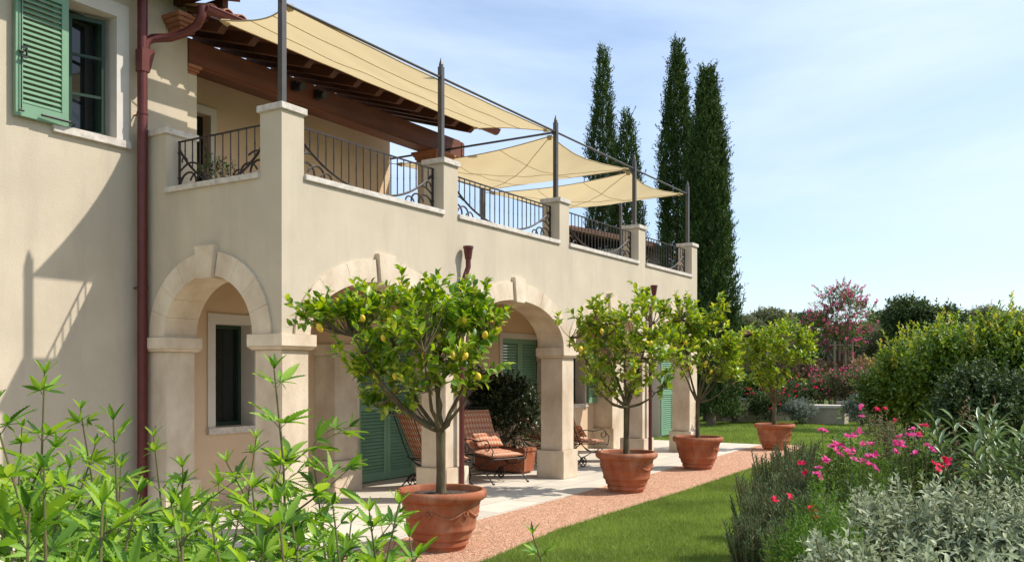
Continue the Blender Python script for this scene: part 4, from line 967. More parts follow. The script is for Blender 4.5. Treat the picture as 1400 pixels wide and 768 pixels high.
# ---- outbuildings
def gable(name, label, c, w, d, h, rz, rh, wallm, tile=True):
    t = thing(name, label, 'house', (c[0], c[1], 0), rz)
    MB().box(-w / 2, w / 2, -d / 2, d / 2, 0, h).build('wall', wallm, t, local=True)
    m_ = MB(); n = int(w / .22) + 1
    rb = MB(); sl = math.atan2(rh, d / 2)
    for s_ in (-1, 1):
        rb.add([(-w / 2 - .3, s_ * (d / 2 + .4), h - .05), (w / 2 + .3, s_ * (d / 2 + .4), h - .05), (w / 2 + .3, 0, h + rh), (-w / 2 - .3, 0, h + rh), (-w / 2 - .3, s_ * (d / 2 + .4), h + .05), (w / 2 + .3, s_ * (d / 2 + .4), h + .05), (w / 2 + .3, 0, h + rh + .1), (-w / 2 - .3, 0, h + rh + .1)],
               [(0, 1, 2, 3), (4, 5, 6, 7), (0, 1, 5, 4), (1, 2, 6, 5), (3, 0, 4, 7)])
        for i in range(n):
            x = -w / 2 - .2 + i * (w + .4) / (n - 1); rb.tube([(x, s_ * (d / 2 + .42), h + .06), (x, 0, h + rh + .11)], .06, 6)
    rb.build('roof', M['tile'] if tile else M['white_roof'], t, local=True)
    for x in (-w / 4, w / 4): MB().box(x - .4, x + .4, -d / 2 - .03, -d / 2 + .02, h * .35, h * .35 + 1.1).build('window', M['dark'], t, local=True)
    return t
g = at(806, 33); gable('farmhouse', 'stone house with a tiled roof glimpsed through the terrace railing', g, 3.6, 5, 5.9, .15, .7, M['sandstone'])
g = at(1012, 42); gable('garden_house', 'small pale house with a tiled roof right of the cypresses', g, 5.0, 5, 2.6, .5, .8, M['stucco'])
g = at(1108, 80); gable('barn', 'low white roofed barn far beyond the flower beds', g, 10, 8, 4.2, .3, 1.1, M['sandstone'], False)
g = at(1081, 70)
up = thing('utility_pole', 'thin dark utility pole on the horizon', 'utility pole', g)
MB().tube([g, (g[0], g[1], 6.6)], .11, 8).build('mast', M['bark_grey'], up); MB().box(g[0] - .5, g[0] + .5, g[1] - .06, g[1] + .06, 6.15, 6.3).build('cross_arm', M['bark_grey'], up)
# ---- low stone walls, planter and well
def lowwall(name, label, cat_, c, w, d, h, rz, cap=.06):
    t = thing(name, label, cat_, (c[0], c[1], 0), rz)
    MB().box(-w / 2, w / 2, -d / 2, d / 2, 0, h).build('wall', M['sandstone'], t, local=True); MB().box(-w / 2 - .05, w / 2 + .05, -d / 2 - .05, d / 2 + .05, h + .001, h + cap).build('coping', M['sill'], t, local=True, bevel=.01); return t
g = at(1027, 31.2); lowwall('planter_wall', 'low raised stone planter at the left end of the flower beds', 'planter wall', g, 2.4, .9, .74, YAW - R(90) + .12)
g = at(1132, 29.6); lowwall('stone_well', 'square stone block with a flat slab at the far edge of the lawn', 'stone bench', g, 1.15, .9, .52, YAW - R(90) - .5, .09)
g = at(1165, 31); lowwall('stone_bench', 'second lower stone block half hidden behind the grey bush', 'stone bench', g, .9, .7, .62, YAW - R(90) - .4, .08)
# ---- background shrubs and trees
def bs(label, cat_, u, v0, v1, t, ru, m, n=300, k=9, ll=.12, name='shrub', group=None, tl=.25, tmpl=LEAF_LO, trunk=False, **kw):
    """shrub seen around column u between rows v0 (top) and v1, t metres off, ru = half width in photo pixels"""
    c = at(u, t); zt = 1.65 + t * (HV - v0) / FPX; zb = max(.0, 1.65 + t * (HV - v1) / FPX); r_ = ru * t / FPX; zt = zb + (zt - zb) * .9; h = (zt - zb) / 2; cz = zt - h
    rr = np.random.default_rng(int(u * 7 + v0)); bl = [(c[0], c[1], cz, r_ * .75, r_ * .75, h * .95)]
    for q in range(5):
        a = rr.uniform(0, 6.28); s_ = rr.uniform(.35, .6); bl.append((c[0] + r_ * s_ * math.cos(a), c[1] + r_ * s_ * math.sin(a), cz + h * rr.uniform(-.35, .35), r_ * .5, r_ * .5, h * .6))
    return shrub(name, label, cat_, bl, n, k, ll, ll * .45, m, tmpl, group, tl, base=(c[0], c[1], 0), **kw)
G1 = 'shrubs and trees at the end of the garden'
bs('grey green bush at the foot of the cypresses', 'shrub', 968, 505, 575, 29, 22, M['lf_grey'], 500, 9, .10, group=G1)
bs('yellow green plant spilling over the low planter wall', 'shrub', 1030, 512, 546, 31.3, 34, M['lf_green'], 420, 8, .16, group=G1)
bs('small green bush in front of the planter wall', 'shrub', 1003, 548, 576, 29.5, 16, M['lf_olive'], 220, 8, .10, group=G1)
bs('grey santolina ball left of the stone block', 'shrub', 1096, 544, 577, 29.2, 24, M['lf_grey'], 700, 8, .07, group=G1, tl=.14, shell=.8)
bs('grey lavender clump right of the stone block', 'shrub', 1176, 540, 578, 28.5, 22, M['lf_grey'], 600, 8, .08, group=G1, tl=.2, shell=.7)
def flowers(label, cat_, u, v0, v1, t, ru, m, fm, nf, fl=.07, **kw):
    root = bs(label, cat_, u, v0, v1, t, ru, m, **kw)
    zt = 1.65 + t * (HV - v0) / FPX; zb = 1.65 + t * (HV - v1) / FPX; c = at(u, t); r_ = ru * t / FPX * 1.05
    a = RNG.uniform(0, 6.28, nf); s_ = RNG.uniform(.4, 1, nf) ** .5; P = np.stack([c[0] + r_ * s_ * np.cos(a), c[1] + r_ * s_ * np.sin(a), zt - (zt - zb) * RNG.random(nf) ** 1.5 * .8 + .02], 1) - FW * .15
    V, F = twig_leaves(P, rnd(nf) + np.array([0, 0, .5]), .05, 9, fl, fl * .8, LEAF_LO, spread=1.0)
    npmesh('flowers', V, F, fm, root); return root
G2 = 'flowering bushes at the end of the lawn'
flowers('dark rose bush with red flowers before the planter wall', 'rose bush', 1052, 532, 575, 29.8, 34, M['lf_dark'], M['red'], 26, n=500, k=9, ll=.10, group=G2)
flowers('rose bush with red flowers behind the farthest pot', 'rose bush', 1085, 515, 560, 31.5, 34, M['lf_dark'], M['red'], 20, n=420, k=9, ll=.10, group=G2)
flowers('pink flowering bush above the stone block', 'rose bush', 1135, 503, 556, 32, 36, M['lf_rose'], M['myrtle'], 55, n=500, k=9, ll=.11, group=G2)
flowers('pale pink flowering bush right of the stone block', 'rose bush', 1178, 500, 552, 31, 34, M['lf_rose'], M['myrtle'], 45, n=500, k=9, ll=.11, group=G2)
bs('tall dry grass tuft between the flowering bushes', 'grass tuft', 1100, 492, 530, 34, 45, M['dry'], 500, 8, .20, group=G1, up=1.0)
bs('feathery dry bush under the pink tree', 'shrub', 1168, 488, 530, 34, 42, M['dry'], 500, 8, .16, group=G1, up=.9)
bs('olive green bush left below the pink tree', 'shrub', 1040, 488, 530, 35, 30, M['lf_olive'], 350, 8, .14, group=G1)
bs('dark hedge behind the pink tree stakes', 'hedge', 1120, 455, 530, 38, 55, M['lf_dark'], 900, 9, .15, name='hedge', group=G1)
bs('dark hedge right of the pink tree', 'hedge', 1185, 455, 530, 38, 45, M['lf_dark'], 800, 9, .15, name='hedge', group=G1)
bs('reddish olive bush topping the dark hedge', 'shrub', 1165, 440, 475, 39, 48, M['lf_rose'], 700, 9, .14, group=G1)
bs('grey olive bush topping the hedge at left', 'shrub', 1080, 448, 482, 40, 48, M['lf_olive'], 700, 9, .15, group=G1)
bs('olive coloured bush between the pink tree and the dark tree', 'shrub', 1208, 440, 510, 36, 30, M['lf_olive'], 500, 9, .15, group=G1)
for (u, v0, v1, t, ru, lb, mm) in ((1052, 424, 462, 85, 34, 'rounded far tree left of the utility pole', 'lf_olive'), (1100, 428, 460, 90, 30, 'low dark far tree right of the utility pole', 'lf_dark'), (1240, 403, 480, 26, 34, 'dark round tree standing above the big hedge', 'lf_dark'), (1290, 416, 490, 25, 32, 'loose dark tree right of the round tree', 'lf_dark'), (1345, 418, 470, 40, 34, 'distant grey green tree behind the hedge', 'lf_olive'), (1392, 420, 480, 38, 36, 'distant tree at the right edge of the picture', 'lf_olive'), (1210, 430, 470, 60, 26, 'far tree left of the dark round tree', 'lf_dark'), (1020, 436, 470, 75, 22, 'far tree next to the cypresses', 'lf_olive')):
    big = t > 50
    bs(lb, 'tree', u, v0, v1, t, ru, M[mm], 900 if not big else 1100, 9, .16 if not big else .34, name='tree', group='trees beyond the garden', tl=.3 if not big else .6, sr=.1, stem_m='bark_grey')
# crape myrtle with stakes
cm_ = at(1150, 34)
root = thing('crape_myrtle', 'staked small tree covered with pink blossom', 'flowering tree', cm_)
bl = [ub(1150, 430, 34, 34, 30), ub(1125, 448, 34, 22, 18), ub(1172, 425, 34, 18, 18), ub(1135, 410, 34, 20, 18), ub(1185, 428, 34, 13, 7), ub(1156, 396, 34, 6, 10), ub(1118, 440, 34, 16, 10), ub(1150, 462, 34, 30, 14), ub(1165, 408, 34, 14, 12)]
P, Nn = blob_points(bl, 620, shell=.2, lower=.7); Dd = unit(Nn + rnd(len(P), .4) + np.array([0, 0, .6]))
V, F = twig_leaves(P, Dd, .30, 11, .10, .05, LEAF_LO); npmesh('crown', V, F, M['lf_green'], root)
k_ = RNG.random(len(P)) < .5; V, F = twig_leaves((P + Dd * .22)[k_], Dd[k_], .2, 11, .085, .075, LEAF_LO, spread=1); npmesh('blossom', V, F, M['myrtle'], root)
m_ = MB(); b0 = np.array(cm_)
for i in range(26):
    q = P[RNG.integers(len(P))]; j = b0 + np.array([RNG.normal() * .25, RNG.normal() * .15, 1.35 + RNG.random() * .3]); m_.tube([tuple(b0 + (j - b0) * np.array([.8, .8, 0])), tuple(j), tuple(j * .45 + q * .55 + np.array([0, 0, .1])), tuple(q)], [.04, .03, .018, .006], 5, caps=False)
m_.build('trunk', M['bark_grey'], root)
st = thing('tree_stakes', 'wooden stakes and rail supporting the pink blossoming tree', 'tree stakes', cm_)
for du in (-16, -9, -2, 6, 15): 
    g = at(1150 + du, 33.6 + .2 * (du % 3)); MB().tube([g, (g[0], g[1], 2.85)], .045, 7).build('stake', M['stake'], st)
ga, gb = at(1134, 33.6), at(1165, 33.6); MB().tube([(ga[0], ga[1], 2.7), (gb[0], gb[1], 2.7)], .03, 6).build('rail', M['stake'], st)

# ---- big hedge shrub on the right
G3 = 'tall shrubs of the mixed hedge at right'
def hs(label, u, v0, v1, t, ru, m, n, ll=.075, k=11, **kw):
    o = bs(label, 'shrub', u, v0, v1, t, ru, M[m], n, k, ll, group=G3, tmpl=LEAF, tl=.28, stems=14, name='hedge_shrub', **kw)
    if m == 'lf_hedge':
        c = at(u, t); zt = 1.65 + t * (HV - v0) / FPX; zt *= .93; r_ = ru * t / FPX; q = 34; a = RNG.uniform(0, 6.28, q); s_ = RNG.random(q) ** .5
        P = np.stack([c[0] + r_ * s_ * np.cos(a), c[1] + r_ * s_ * np.sin(a), zt * (1.0 - .22 * s_ ** 2) + RNG.normal(size=q) * .05], 1)
        V, F = twig_leaves(P, rnd(q, .35) + np.array([0, 0, 1.]), .34, 14, .075, .034, LEAF, up=.8); npmesh('new_growth', V, F, M['tips'], o)
    return o
hs('pale green low shrub at the left foot of the big hedge', 1215, 490, 600, 13.5, 30, 'lf_green', 480)
hs('bright green shrub in the middle left of the big hedge', 1245, 452, 600, 13.0, 46, 'lf_hedge', 950)
hs('tall shrub with yellow tips in the middle of the big hedge', 1305, 432, 600, 12.2, 56, 'lf_hedge', 1500)
hs('tall shrub with yellow tips at the right end of the big hedge', 1372, 420, 600, 11.5, 56, 'lf_hedge', 1500)
hs('shrub at the edge of the picture closing the big hedge', 1440, 410, 600, 11.2, 50, 'lf_hedge', 900)
hs('dark inner shrub below the yellow tips of the hedge', 1340, 500, 640, 10.2, 60, 'lf_dark', 700)
# shoots sticking out of the hedge
# ---- oleander
def spiky(label, name, cat_, u, t, n, h, lw, m, seed, group=None, spread=.5, lens=.17, flower=None, k=22, tm=LANCE):
    r = np.random.default_rng(seed); c = at(u, t); root = thing(name, label, cat_, c, 0, group); st = MB(); Pl = []; Dl = []; Ul = []; Ll = []
    for i in range(n):
        a = r.uniform(0, 6.28); s_ = spread * r.random() ** .5; hh = h * r.uniform(.75, 1.05); b = c + np.array([math.cos(a), math.sin(a), 0]) * s_ * .35; tip = c + np.array([math.cos(a) * s_, math.sin(a) * s_, hh])
        st.tube([tuple(b), tuple(b * .5 + tip * .5 + np.array([0, 0, hh * .1])), tuple(tip)], [.010, .008, .004], 5, caps=False)
        for j in range(k):
            q = .25 + .75 * (j + .5) / k; p = b * (1 - q) + tip * q + np.array([0, 0, hh * .2 * q * (1 - q)]); th = j * 2.4 + a
            Pl.append(p); el = (.25 if lw > .16 else .6) + .9 * q ** 3; Dl.append((math.cos(th), math.sin(th), el + r.normal() * .15)); Ul.append((-math.cos(th) * el * .8, -math.sin(th) * el * .8, 1)); Ll.append(lens * r.uniform(.75, 1.15))
    Ll = np.array(Ll); V, F = leaves(np.array(Pl), np.array(Dl), np.array(Ul), Ll, Ll * lw, tm); npmesh('foliage', V, F, m, root); st.build('stems', M['stem'], root)
    return root
G4 = 'oleander bushes with long narrow leaves'
for i, (u, t, h, lb) in enumerate(((1335, 6.6, 1.30, 'oleander with dry seed heads in front of the dark hedge'), (1378, 6.1, 1.24, 'broad oleander with long grey green leaves at right'), (1425, 5.6, 1.2, 'oleander cut by the right edge of the picture'))):
    o = spiky(lb, 'oleander', 'oleander', u, t, 26, h, .17, M['lf_oleander'], 40 + i, G4, .48, .17)
    c = at(u, t)
    if i == 0:
        P = np.array([c[0], c[1], h]) + rnd(14, .09); V, F = twig_leaves(P, rnd(14) + np.array([0, 0, 1.]), .08, 8, .04, .012, LEAF_LO); npmesh('seed_heads', V, F, M['dry'], o)
# ================================================================ FLOWER BED IN FRONT
G5 = 'grey leaved sage bushes in the foreground'
def sage(label, u, t, vtop, ru, n, seed):
    c = at(u, t); zt = 1.65 + t * (HV - vtop) / FPX; r_ = ru * t / FPX; r = np.random.default_rng(seed)
    root = thing('sage_bush', label, 'sage bush', c, 0, G5)
    zt *= .84; bl = [(c[0], c[1], zt * .5, r_, r_, zt * .5)] + [(c[0] + r_ * .6 * math.cos(a), c[1] + r_ * .6 * math.sin(a), zt * r.uniform(.45, .68), r_ * .55, r_ * .55, zt * .36) for a in r.uniform(0, 6.28, 5)]
    P, Nn = blob_points(bl, n, shell=.72, lower=.5, lump=.2); keep = P[:, 2] > .05; P, Nn = P[keep], Nn[keep]
    Dd = unit(Nn * .9 + rnd(len(P), .35) + np.array([0, 0, .75]))
    # rosettes of paired leaves along short upright shoots
    Pl = []; Dl = []; Ul = []; Ll = []
    for p, d in zip(P, Dd):
        tlen = r.uniform(.10, .17); th0 = r.uniform(0, 6.28)
        a = np.cross(d, [0, 0, 1.0001]); a /= np.linalg.norm(a) + 1e-6; b = np.cross(d, a)
        for j in range(7):
            q = j / 6
            for s_ in (0, math.pi):
                th = th0 + j * math.pi / 2 + s_; o = a * math.cos(th) + b * math.sin(th)
                Pl.append(p + d * tlen * q); Dl.append(o * (1 - .55 * q) + d * (.25 + .8 * q)); Ul.append(d * 1.2 - o * .4); Ll.append(r.uniform(.8, 1.1) * (.070 - .035 * q))
    Ll = np.array(Ll); V, F = leaves(np.array(Pl), np.array(Dl), np.array(Ul), Ll, Ll * .36, LANCE); npmesh('foliage', V, F, M['lf_sage'], root)
    st = MB()
    for i in range(0, len(P), 3): st.tube([tuple(c + np.array([r.normal() * .05, r.normal() * .05, 0])), tuple(c * .4 + P[i] * .6), tuple(P[i] + Dd[i] * .12)], [.008, .005, .003], 4, caps=False)
    st.build('stems', M['stem'], root); return root
for i, a in enumerate((('large sage bush in the centre of the flower bed', 1240, 5.0, 652, 95, 330), ('sage bush reaching highest, beside the oleander', 1318, 4.9, 630, 85, 330), ('sage bush at the right edge of the picture', 1395, 4.6, 648, 85, 300),
                        ('low sage bush at the bottom edge, left one', 1175, 4.0, 690, 62, 200), ('low sage bush at the bottom edge, middle one', 1275, 3.7, 705, 85, 220), ('low sage bush at the bottom right corner', 1375, 3.6, 705, 80, 200), ('sage bush left of the centre beside the green fern like herb', 1165, 5.4, 648, 45, 170))):
    sage(*a, seed=60 + i)
G6 = 'rosemary bushes along the lawn'
ROS = [(1090, 9.0, 600, 26, 'rosemary bush farthest along the lawn edge'), (1066, 8.0, 615, 30, 'tall rosemary bush by the lawn edge'), (1045, 7.0, 648, 34, 'rosemary bush with loose upright shoots'), (1100, 7.2, 640, 36, 'rosemary bush behind the pink flower stems'), (1062, 6.2, 672, 40, 'rosemary bush bulging over the lawn'), (1034, 5.8, 705, 34, 'low rosemary bush near the bottom edge'), (1085, 5.4, 715, 40, 'rosemary bush at the bottom, beside the fern like herb'), (1105, 6.4, 670, 36, 'rosemary bush between herb and sage')]
for i, (u, t, v, ru, lb) in enumerate(ROS):
    c = at(u, t); zt = 1.65 + t * (HV - v) / FPX
    spiky(lb, 'rosemary_bush', 'rosemary', u, t, 120, zt * .95, .15, M['lf_rosem'], 80 + i, G6, ru * t / FPX * 1.35, .045, k=44, tm=LEAF_LO)
for i, (u, t, v, ru, lb) in enumerate(((1120, 5.0, 672, 40, 'bright green fern like herb beside the sage'), (1085, 4.7, 725, 38, 'bright green fern like herb at the bottom edge'), (1185, 6.4, 615, 30, 'green herb among the pink flowers'), (1145, 4.7, 705, 34, 'green herb between two sage bushes'))):
    zt = 1.65 + t * (HV - v) / FPX; c = at(u, t); r_ = ru * t / FPX
    shrub('green_herb', lb, 'herb', [(c[0], c[1], zt * .5, r_, r_, zt * .5)], 420, 12, .035, .008, M['lf_fern'], LEAF_LO, 'green herbs in the flower bed', .12, base=tuple(c), stem_m='stem', up=1.2, sr=.006)
# ---- pink flowers on stems
FL = [(1124, 589, 6.6), (1163, 592, 6.5), (1171, 569, 7.2), (1146, 612, 6.1), (1155, 607, 6.3), (1139, 619, 6.0), (1163, 619, 5.9), (1181, 609, 6.1), (1175, 629, 5.6), (1186, 630, 5.6), (1122, 640, 5.8), (1115, 650, 5.7), (1092, 640, 6.2), (1075, 688, 5.7), (1110, 694, 5.2), (1234, 596, 6.2), (1243, 592, 6.3), (1250, 598, 6.2), (1261, 597, 6.2), (1240, 616, 5.8), (1266, 614, 5.8), (1291, 631, 5.2), (1276, 637, 5.3), (1131, 630, 5.9), (1196, 637, 5.5), (1215, 575, 8.0), (1205, 560, 8.2), (1225, 608, 6.4)]
ORD = ['leftmost', 'second from left', 'third from left', 'fourth from left', 'fifth from left', 'sixth from left', 'seventh from left', 'eighth from left', 'ninth from left', 'tenth from left', 'eleventh from left', 'twelfth from left', 'thirteenth from left', 'fourteenth from left', 'fifteenth from left', 'sixteenth from left', 'fourth from right', 'third from right', 'second from right', 'rightmost']
REDS = (12, 13, 14, 18, 21, 22, 25, 26)
def fl_label(i):
    same = sorted([j for j in range(len(FL)) if (j in REDS) == (i in REDS)], key=lambda j: FL[j][0]); k = same.index(i); n = len(same)
    o = ORD[k] if k < n / 2 else (['rightmost', 'second from right', 'third from right', 'fourth from right', 'fifth from right', 'sixth from right', 'seventh from right', 'eighth from right', 'ninth from right', 'tenth from right', 'eleventh from right'][n - 1 - k])
    h = 'high' if FL[i][1] < 600 else ('low' if FL[i][1] > 645 else 'middle height')
    return ('red' if i in REDS else 'pink') + ' flower, ' + o + ' of the ' + ('red' if i in REDS else 'pink') + ' ones, at ' + h + ' in the bed' if h == 'middle height' else h + ' ' + ('red' if i in REDS else 'pink') + ' flower, ' + o + ' of the ' + ('red' if i in REDS else 'pink') + ' ones in the bed'
for i, (u, v, t) in enumerate(FL):
    c = at(u, t, v); g = at(u + RNG.uniform(-14, 14), t + RNG.uniform(-.1, .25)); red = i in (12, 13, 14, 18, 21, 22, 25, 26)
    root = thing('garden_flower', fl_label(i), 'flower', g, 0, 'red flowers on thin stems in the bed' if red else 'pink flowers on thin stems in the bed')
    m_ = MB(); m_.tube([tuple(g), tuple(g * .3 + c * .7 + np.array([.02, 0, 0])), tuple(c)], [.004, .003, .0025], 5); m_.build('stem', M['stem'], root)
    nn = RNG.integers(2, 4); P = c + rnd(nn, .028); V1, F1 = twig_leaves(P, rnd(nn, .3) + np.array([-.3, -.3, .9]), .012, 10, .040, .030, LEAF_LO, spread=1.1, up=.2); npmesh('blossom', V1, F1, M['red' if red else 'pink'], root)
    q = RNG.uniform(.25, .85, 12); P = g[None] * (1 - q[:, None]) + c[None] * q[:, None]; dd = rnd(12) + np.array([0, 0, .8]); lln = RNG.uniform(.05, .08, 12); V1, F1 = leaves(P, dd, np.tile([0, 0, 1.], (12, 1)) + rnd(12, .2), lln, lln * .22, LANCE); npmesh('leaves', V1, F1, M['lf_green'], root)
for i, (u, t, v, ru, lb) in enumerate(((1150, 7.0, 600, 34, 'leafy flower bush under the leftmost pink flowers'), (1205, 7.6, 578, 36, 'reddish bush behind the pink flowers'), (1250, 6.8, 606, 34, 'leafy flower bush under the pink flowers by the oleander'))):
    zt = 1.65 + t * (HV - v) / FPX; c = at(u, t); r_ = ru * t / FPX
    shrub('flower_bush', lb, 'flower bush', [(c[0], c[1], zt * .5, r_, r_, zt * .5)], 420, 9, .05, .016, M['lf_rose' if i == 1 else 'lf_green'], LEAF_LO, 'flower bushes behind the sage', .16, base=tuple(c), stem_m='stem', up=1.0, sr=.006, spread=1)

# ================================================================ FOREGROUND WEEDS
G7 = 'chaste tree saplings in the left foreground'
def palmate(P, ax, nrm, L0, lw, r, nl=5):
    """P base, ax main direction, nrm normal -> lists of leaflets fanned out"""
    out = []
    side = np.cross(nrm, ax); side /= np.linalg.norm(side) + 1e-9
    for i in range(nl):
        th = (i - (nl - 1) / 2) * (.62 if nl > 3 else .8); sc = 1 - .20 * abs(i - (nl - 1) / 2)
        out.append((P, ax * math.cos(th) + side * math.sin(th) + np.array([0, 0, r.normal() * .08 - .05]), nrm + rnd(1, .18)[0], L0 * sc * r.uniform(.85, 1.1)))
    return out
def sapling(label, u, t, vtop, seed, L0=.10, dense=1.0, lean=(0, 0), side=7):
    r = np.random.default_rng(seed); g = at(u, t); zt = 1.65 + t * (HV - vtop) / FPX; root = thing('sapling', label, 'sapling', g, 0, G7)
    st = MB(); LL = []
    def shoot(b, tip, r0, n, Ls):
        b = np.array(b); tip = np.array(tip); bend = np.array([r.normal() * .055, r.normal() * .055, 0]) * min(1.0, .35 + np.linalg.norm(tip - b))
        pts = [b * (1 - q) + tip * q + bend * 4 * q * (1 - q) for q in np.linspace(0, 1, 7)]; st.tube([tuple(p) for p in pts], [r0 * (1 - .75 * q) for q in np.linspace(0, 1, 7)], 6, caps=False)
        ln = np.linalg.norm(tip - b); d = (tip - b) / ln; a0 = r.uniform(0, 6.28)
        a = np.cross(d, [0.3, 0.1, 1.0]); a /= np.linalg.norm(a) + 1e-6; bb = np.cross(d, a)
        for j in range(n):
            q = .22 + .78 * (j + .5) / n; k = min(6, int(q * 6)); p = pts[k] * (1 - (q * 6 - k)) + pts[min(6, k + 1)] * (q * 6 - k) if k < 6 else pts[6]
            for s_ in (0, math.pi):
                th = a0 + j * math.pi / 2 + s_ + r.normal() * .2; o = a * math.cos(th) + bb * math.sin(th); pd = o * (1 - .35 * q) + d * (.20 + .5 * q); pd /= np.linalg.norm(pd)
                pl = Ls * (.55 - .35 * q); e = p + pd * pl; st.tube([tuple(p), tuple(e)], [.0018, .0011], 3, caps=False)
                sz = Ls * 1.12 * (1 - .45 * q ** 4) * r.uniform(.8, 1.1); nr = np.array([0, 0, 1.0]) - pd * .3 + rnd(1, .25)[0]; nr /= np.linalg.norm(nr)
                ax = pd + np.array([0, 0, -.45 + .5 * q]); ax /= np.linalg.norm(ax)
                LL.extend(palmate(e, ax, nr, sz, .22, r, (7 if r.random() < .4 else 5) if r.random() < .8 else 3))
        for s_ in range(5):   # young leaves at the tip
            th = s_ * 1.256; o = a * math.cos(th) + bb * math.sin(th); LL.append((tip, o * .6 + d, d - o * .5, Ls * .45))
    g = g + np.array([r.normal() * .12, r.normal() * .12, 0]); tip = at(u, t) + np.array([lean[0], lean[1], zt]); n = max(4, int(zt / .15)); shoot(g, tip, .009, n, L0)
    for i in range(int(side * dense * 1.4)):
        q = .14 + .66 * (i + .5) / (side * dense * 1.4); b = g * (1 - q) + tip * q; th = r.uniform(0, 6.28); ln = (.20 + .28 * (1 - q)) * r.uniform(.7, 1.2)
        shoot(b, b + np.array([math.cos(th) * ln * .95, math.sin(th) * ln * .95, ln * .7]), .005, 4, L0 * .85)
    P = np.array([x[0] for x in LL]); Dd = np.array([x[1] for x in LL]); U = np.array([x[2] for x in LL]); Ln = np.array([x[3] for x in LL])
    V, F = leaves(P, Dd, U, Ln, Ln * r.uniform(.24, .33, len(Ln)), TOOTH); npmesh('foliage', V, F, M['lf_weed'], root, smooth=True); st.build('stems', M['stem'], root, smooth=True)
    return root
SAP = [(70, 2.6, 512, 'sapling whose tip rises highest at the left edge', .115, (-.02, 0)), (155, 2.4, 575, 'sapling in front of the plaster wall, stem leaning left', .12, (.0, 0)), (385, 2.7, 505, 'tallest sapling in front of the corner pier', .125, (-.03, .0)),
       (-10, 2.2, 560, 'sapling cut by the left edge of the picture', .13, (0, 0)), (30, 3.0, 585, 'sapling with fine leaves at the far left', .10, (0, 0)), (110, 3.1, 560, 'slender sapling behind the left stems', .10, (0, 0)), (210, 3.1, 598, 'sapling in front of the red downpipe', .11, (0, 0)),
       (250, 2.6, 640, 'sapling below the end arch, left one', .11, (0, 0)), (310, 3.0, 632, 'sapling below the end arch, right one', .11, (0, 0)), (345, 2.3, 668, 'low sapling left of the tallest one', .11, (0, 0)), (430, 2.9, 640, 'sapling right of the corner pier', .11, (0, 0)),
       (455, 2.4, 690, 'low sapling over the patio edge', .10, (0, 0)), (545, 2.5, 690, 'small sapling in front of the nearest pot', .11, (0, 0)), (728, 2.6, 730, 'lone sapling tip over the lawn at the bottom edge', .085, (0, 0)), (190, 2.0, 675, 'low sapling at the bottom left', .11, (0, 0)), (60, 1.9, 640, 'low sapling in the bottom left corner', .105, (0, 0)), (290, 2.0, 720, 'sapling tips at the bottom edge below the arch', .10, (0, 0)), (130, 2.8, 610, 'bushy sapling between the left stems', .11, (0, 0)), (400, 2.1, 715, 'low sapling at the foot of the tallest one', .10, (0, 0)), (95, 2.3, 640, 'dense low sapling between the bottom left stems', .115, (0, 0)), (165, 2.7, 640, 'dense low sapling below the plaster wall', .11, (0, 0)), (235, 2.2, 690, 'broad leaved low sapling at the bottom, under the arch pier', .12, (0, 0)), (330, 2.6, 690, 'low sapling in front of the arch pier foot', .11, (0, 0)), (20, 2.5, 650, 'dense low sapling at the bottom left edge', .115, (0, 0)), (140, 1.6, 690, 'nearest sapling tip at the bottom edge', .13, (0, 0)), (250, 1.7, 700, 'near broad leaved sapling at the bottom beside the arch', .13, (0, 0)), (505, 2.6, 700, 'sapling between the arch and the nearest pot', .12, (0, 0)), (560, 2.2, 735, 'lowest sapling at the foot of the nearest pot', .11, (0, 0)), (40, 1.5, 700, 'nearest sapling in the bottom left corner', .13, (0, 0)), (380, 1.9, 690, 'near sapling at the bottom with long drooping leaves', .13, (0, 0)), (350, 3.2, 600, 'slender sapling beside the tallest one', .10, (0, 0)), (480, 2.9, 715, 'low sapling over the gravel beside the pot', .10, (0, 0))]
for i, (u, t, v, lb, L0, ln) in enumerate(SAP): sapling(lb, u, t, v, 100 + i, L0, 1.0, ln, 8 if u not in (545, 728) else 4)

# ================================================================ GRASS AND PEBBLES
def inside(P, poly):
    x, y = P[:, 0], P[:, 1]; c = np.zeros(len(P), bool); n = len(poly)
    for i in range(n):
        x1, y1 = poly[i]; x2, y2 = poly[(i + 1) % n]; m_ = ((y1 > y) != (y2 > y)); xi = (x2 - x1) * (y - y1) / ((y2 - y1) if y2 != y1 else 1e-9) + x1; c ^= m_ & (x < xi)
    return c
def blades(n, x0, x1, y0, y1, h, w, zones):
    P = np.stack([RNG.uniform(x0, x1, n), RNG.uniform(y0, y1, n), np.full(n, -.012)], 1); P = P[inside(P, LAWN)]
    a = RNG.uniform(0, 6.28, len(P)); hh = h * RNG.uniform(.5, 1.2, len(P)); s_ = np.stack([np.cos(a), np.sin(a), np.zeros_like(a)], 1) * w / 2; tp = P + np.stack([RNG.normal(size=len(P)) * h * .35, RNG.normal(size=len(P)) * h * .35, hh], 1)
    V = np.stack([P - s_, P + s_, tp], 1).reshape(-1, 3); return V, np.arange(len(V)).reshape(-1, 3)
V, F = cat([blades(150000, 0, 7, -5, -2, .045, .006, 0), blades(110000, 7, 14.6, -5.5, -1.5, .05, .010, 0), blades(110000, 14.4, 26.5, -4.5, 5.6, .05, .018, 0)])
tag(npmesh('grass', V, F, M['grass']), 'short mown green lawn grass beside the gravel strip', 'grass', kind='stuff')
n = 26000; x = RNG.uniform(-.5, 14.5, n) ** 1.0; x = -.5 + (RNG.random(n) ** 1.6) * 15; P = np.stack([x, RNG.uniform(-2.5, -.6, n), np.zeros(n)], 1); P = P[inside(P, GRAV)]
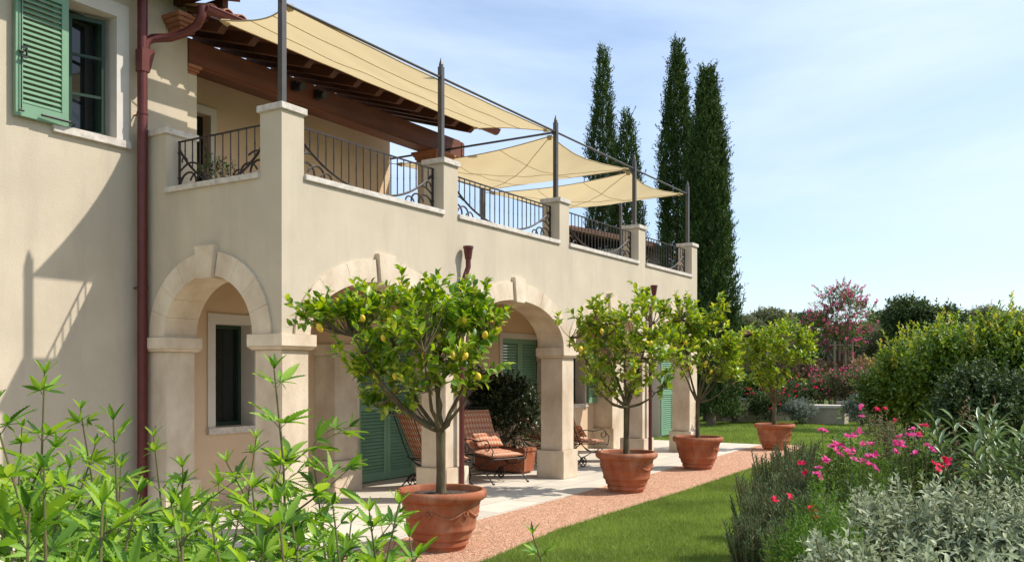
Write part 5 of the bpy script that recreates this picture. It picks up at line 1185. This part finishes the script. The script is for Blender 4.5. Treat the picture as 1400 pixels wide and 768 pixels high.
OCT = np.array([(1, 0, 0), (0, 1, 0), (-1, 0, 0), (0, -1, 0), (0, 0, .7), (0, 0, -.7)]); OF = np.array([(0, 1, 4), (1, 2, 4), (2, 3, 4), (3, 0, 4)])
sz = RNG.uniform(.004, .010, len(P)); a = RNG.uniform(0, 6.28, len(P)); ca, sa = np.cos(a), np.sin(a); st_ = RNG.uniform(.7, 1.4, len(P))
X = OCT[None, :, 0] * st_[:, None]; Y_ = OCT[None, :, 1]; V = np.stack([(X * ca[:, None] - Y_ * sa[:, None]) * sz[:, None] + P[:, None, 0], (X * sa[:, None] + Y_ * ca[:, None]) * sz[:, None] + P[:, None, 1], OCT[None, :, 2] * sz[:, None] + P[:, None, 2] - .003], 2)
F = (OF[None] + (np.arange(len(P)) * 6)[:, None, None]).reshape(-1, 3)
tag(npmesh('pebbles', V.reshape(-1, 3), F, M['pebble']), 'loose pinkish pebbles covering the gravel strip', 'gravel', kind='stuff')
# ---- terrace plants and furniture glimpsed through the rail
pp = thing('terrace_pot', 'dark potted plant standing on the terrace behind the end railing', 'potted plant', (1.75, 2.4, 3.301))
MB().lathe([(0, 0), (.13, 0), (.17, .28), (.155, .28), (.15, .24), (0, .24)], 1.28, 2.55, 20, 3.301).build('pot', M['black'], pp)
P, Nn = blob_points([(1.28, 2.55, 4.0, .22, .22, .40)], 90); V, F = twig_leaves(P, Nn + np.array([0, 0, .5]), .15, 8, .07, .03, LEAF_LO); npmesh('foliage', V, F, M['lf_dark'], pp)
for i, (x, y, h, lb) in enumerate(((6.9, 1.6, .62, 'spiky terrace plant behind the second stretch of facade railing'), (9.4, 1.3, .5, 'spiky terrace plant behind the third stretch of facade railing'))):
    r_ = thing('terrace_plant', lb, 'potted plant', (x, y, 3.301), 0, 'spiky plants on the terrace')
    MB().box(x - .5, x + .5, y - .15, y + .15, 3.301, 3.62).build('planter_box', M['terracotta'], r_)
    n = 60; P = np.stack([x + RNG.uniform(-.45, .45, n), y + RNG.uniform(-.1, .1, n), np.full(n, 3.6)], 1); ll = RNG.uniform(.2, .5, n); V, F = leaves(P, rnd(n, .35) + np.array([0, 0, 1.]), rnd(n), ll, ll * .08, LEAF_LO); npmesh('foliage', V, F, M['lf_olive'], r_)
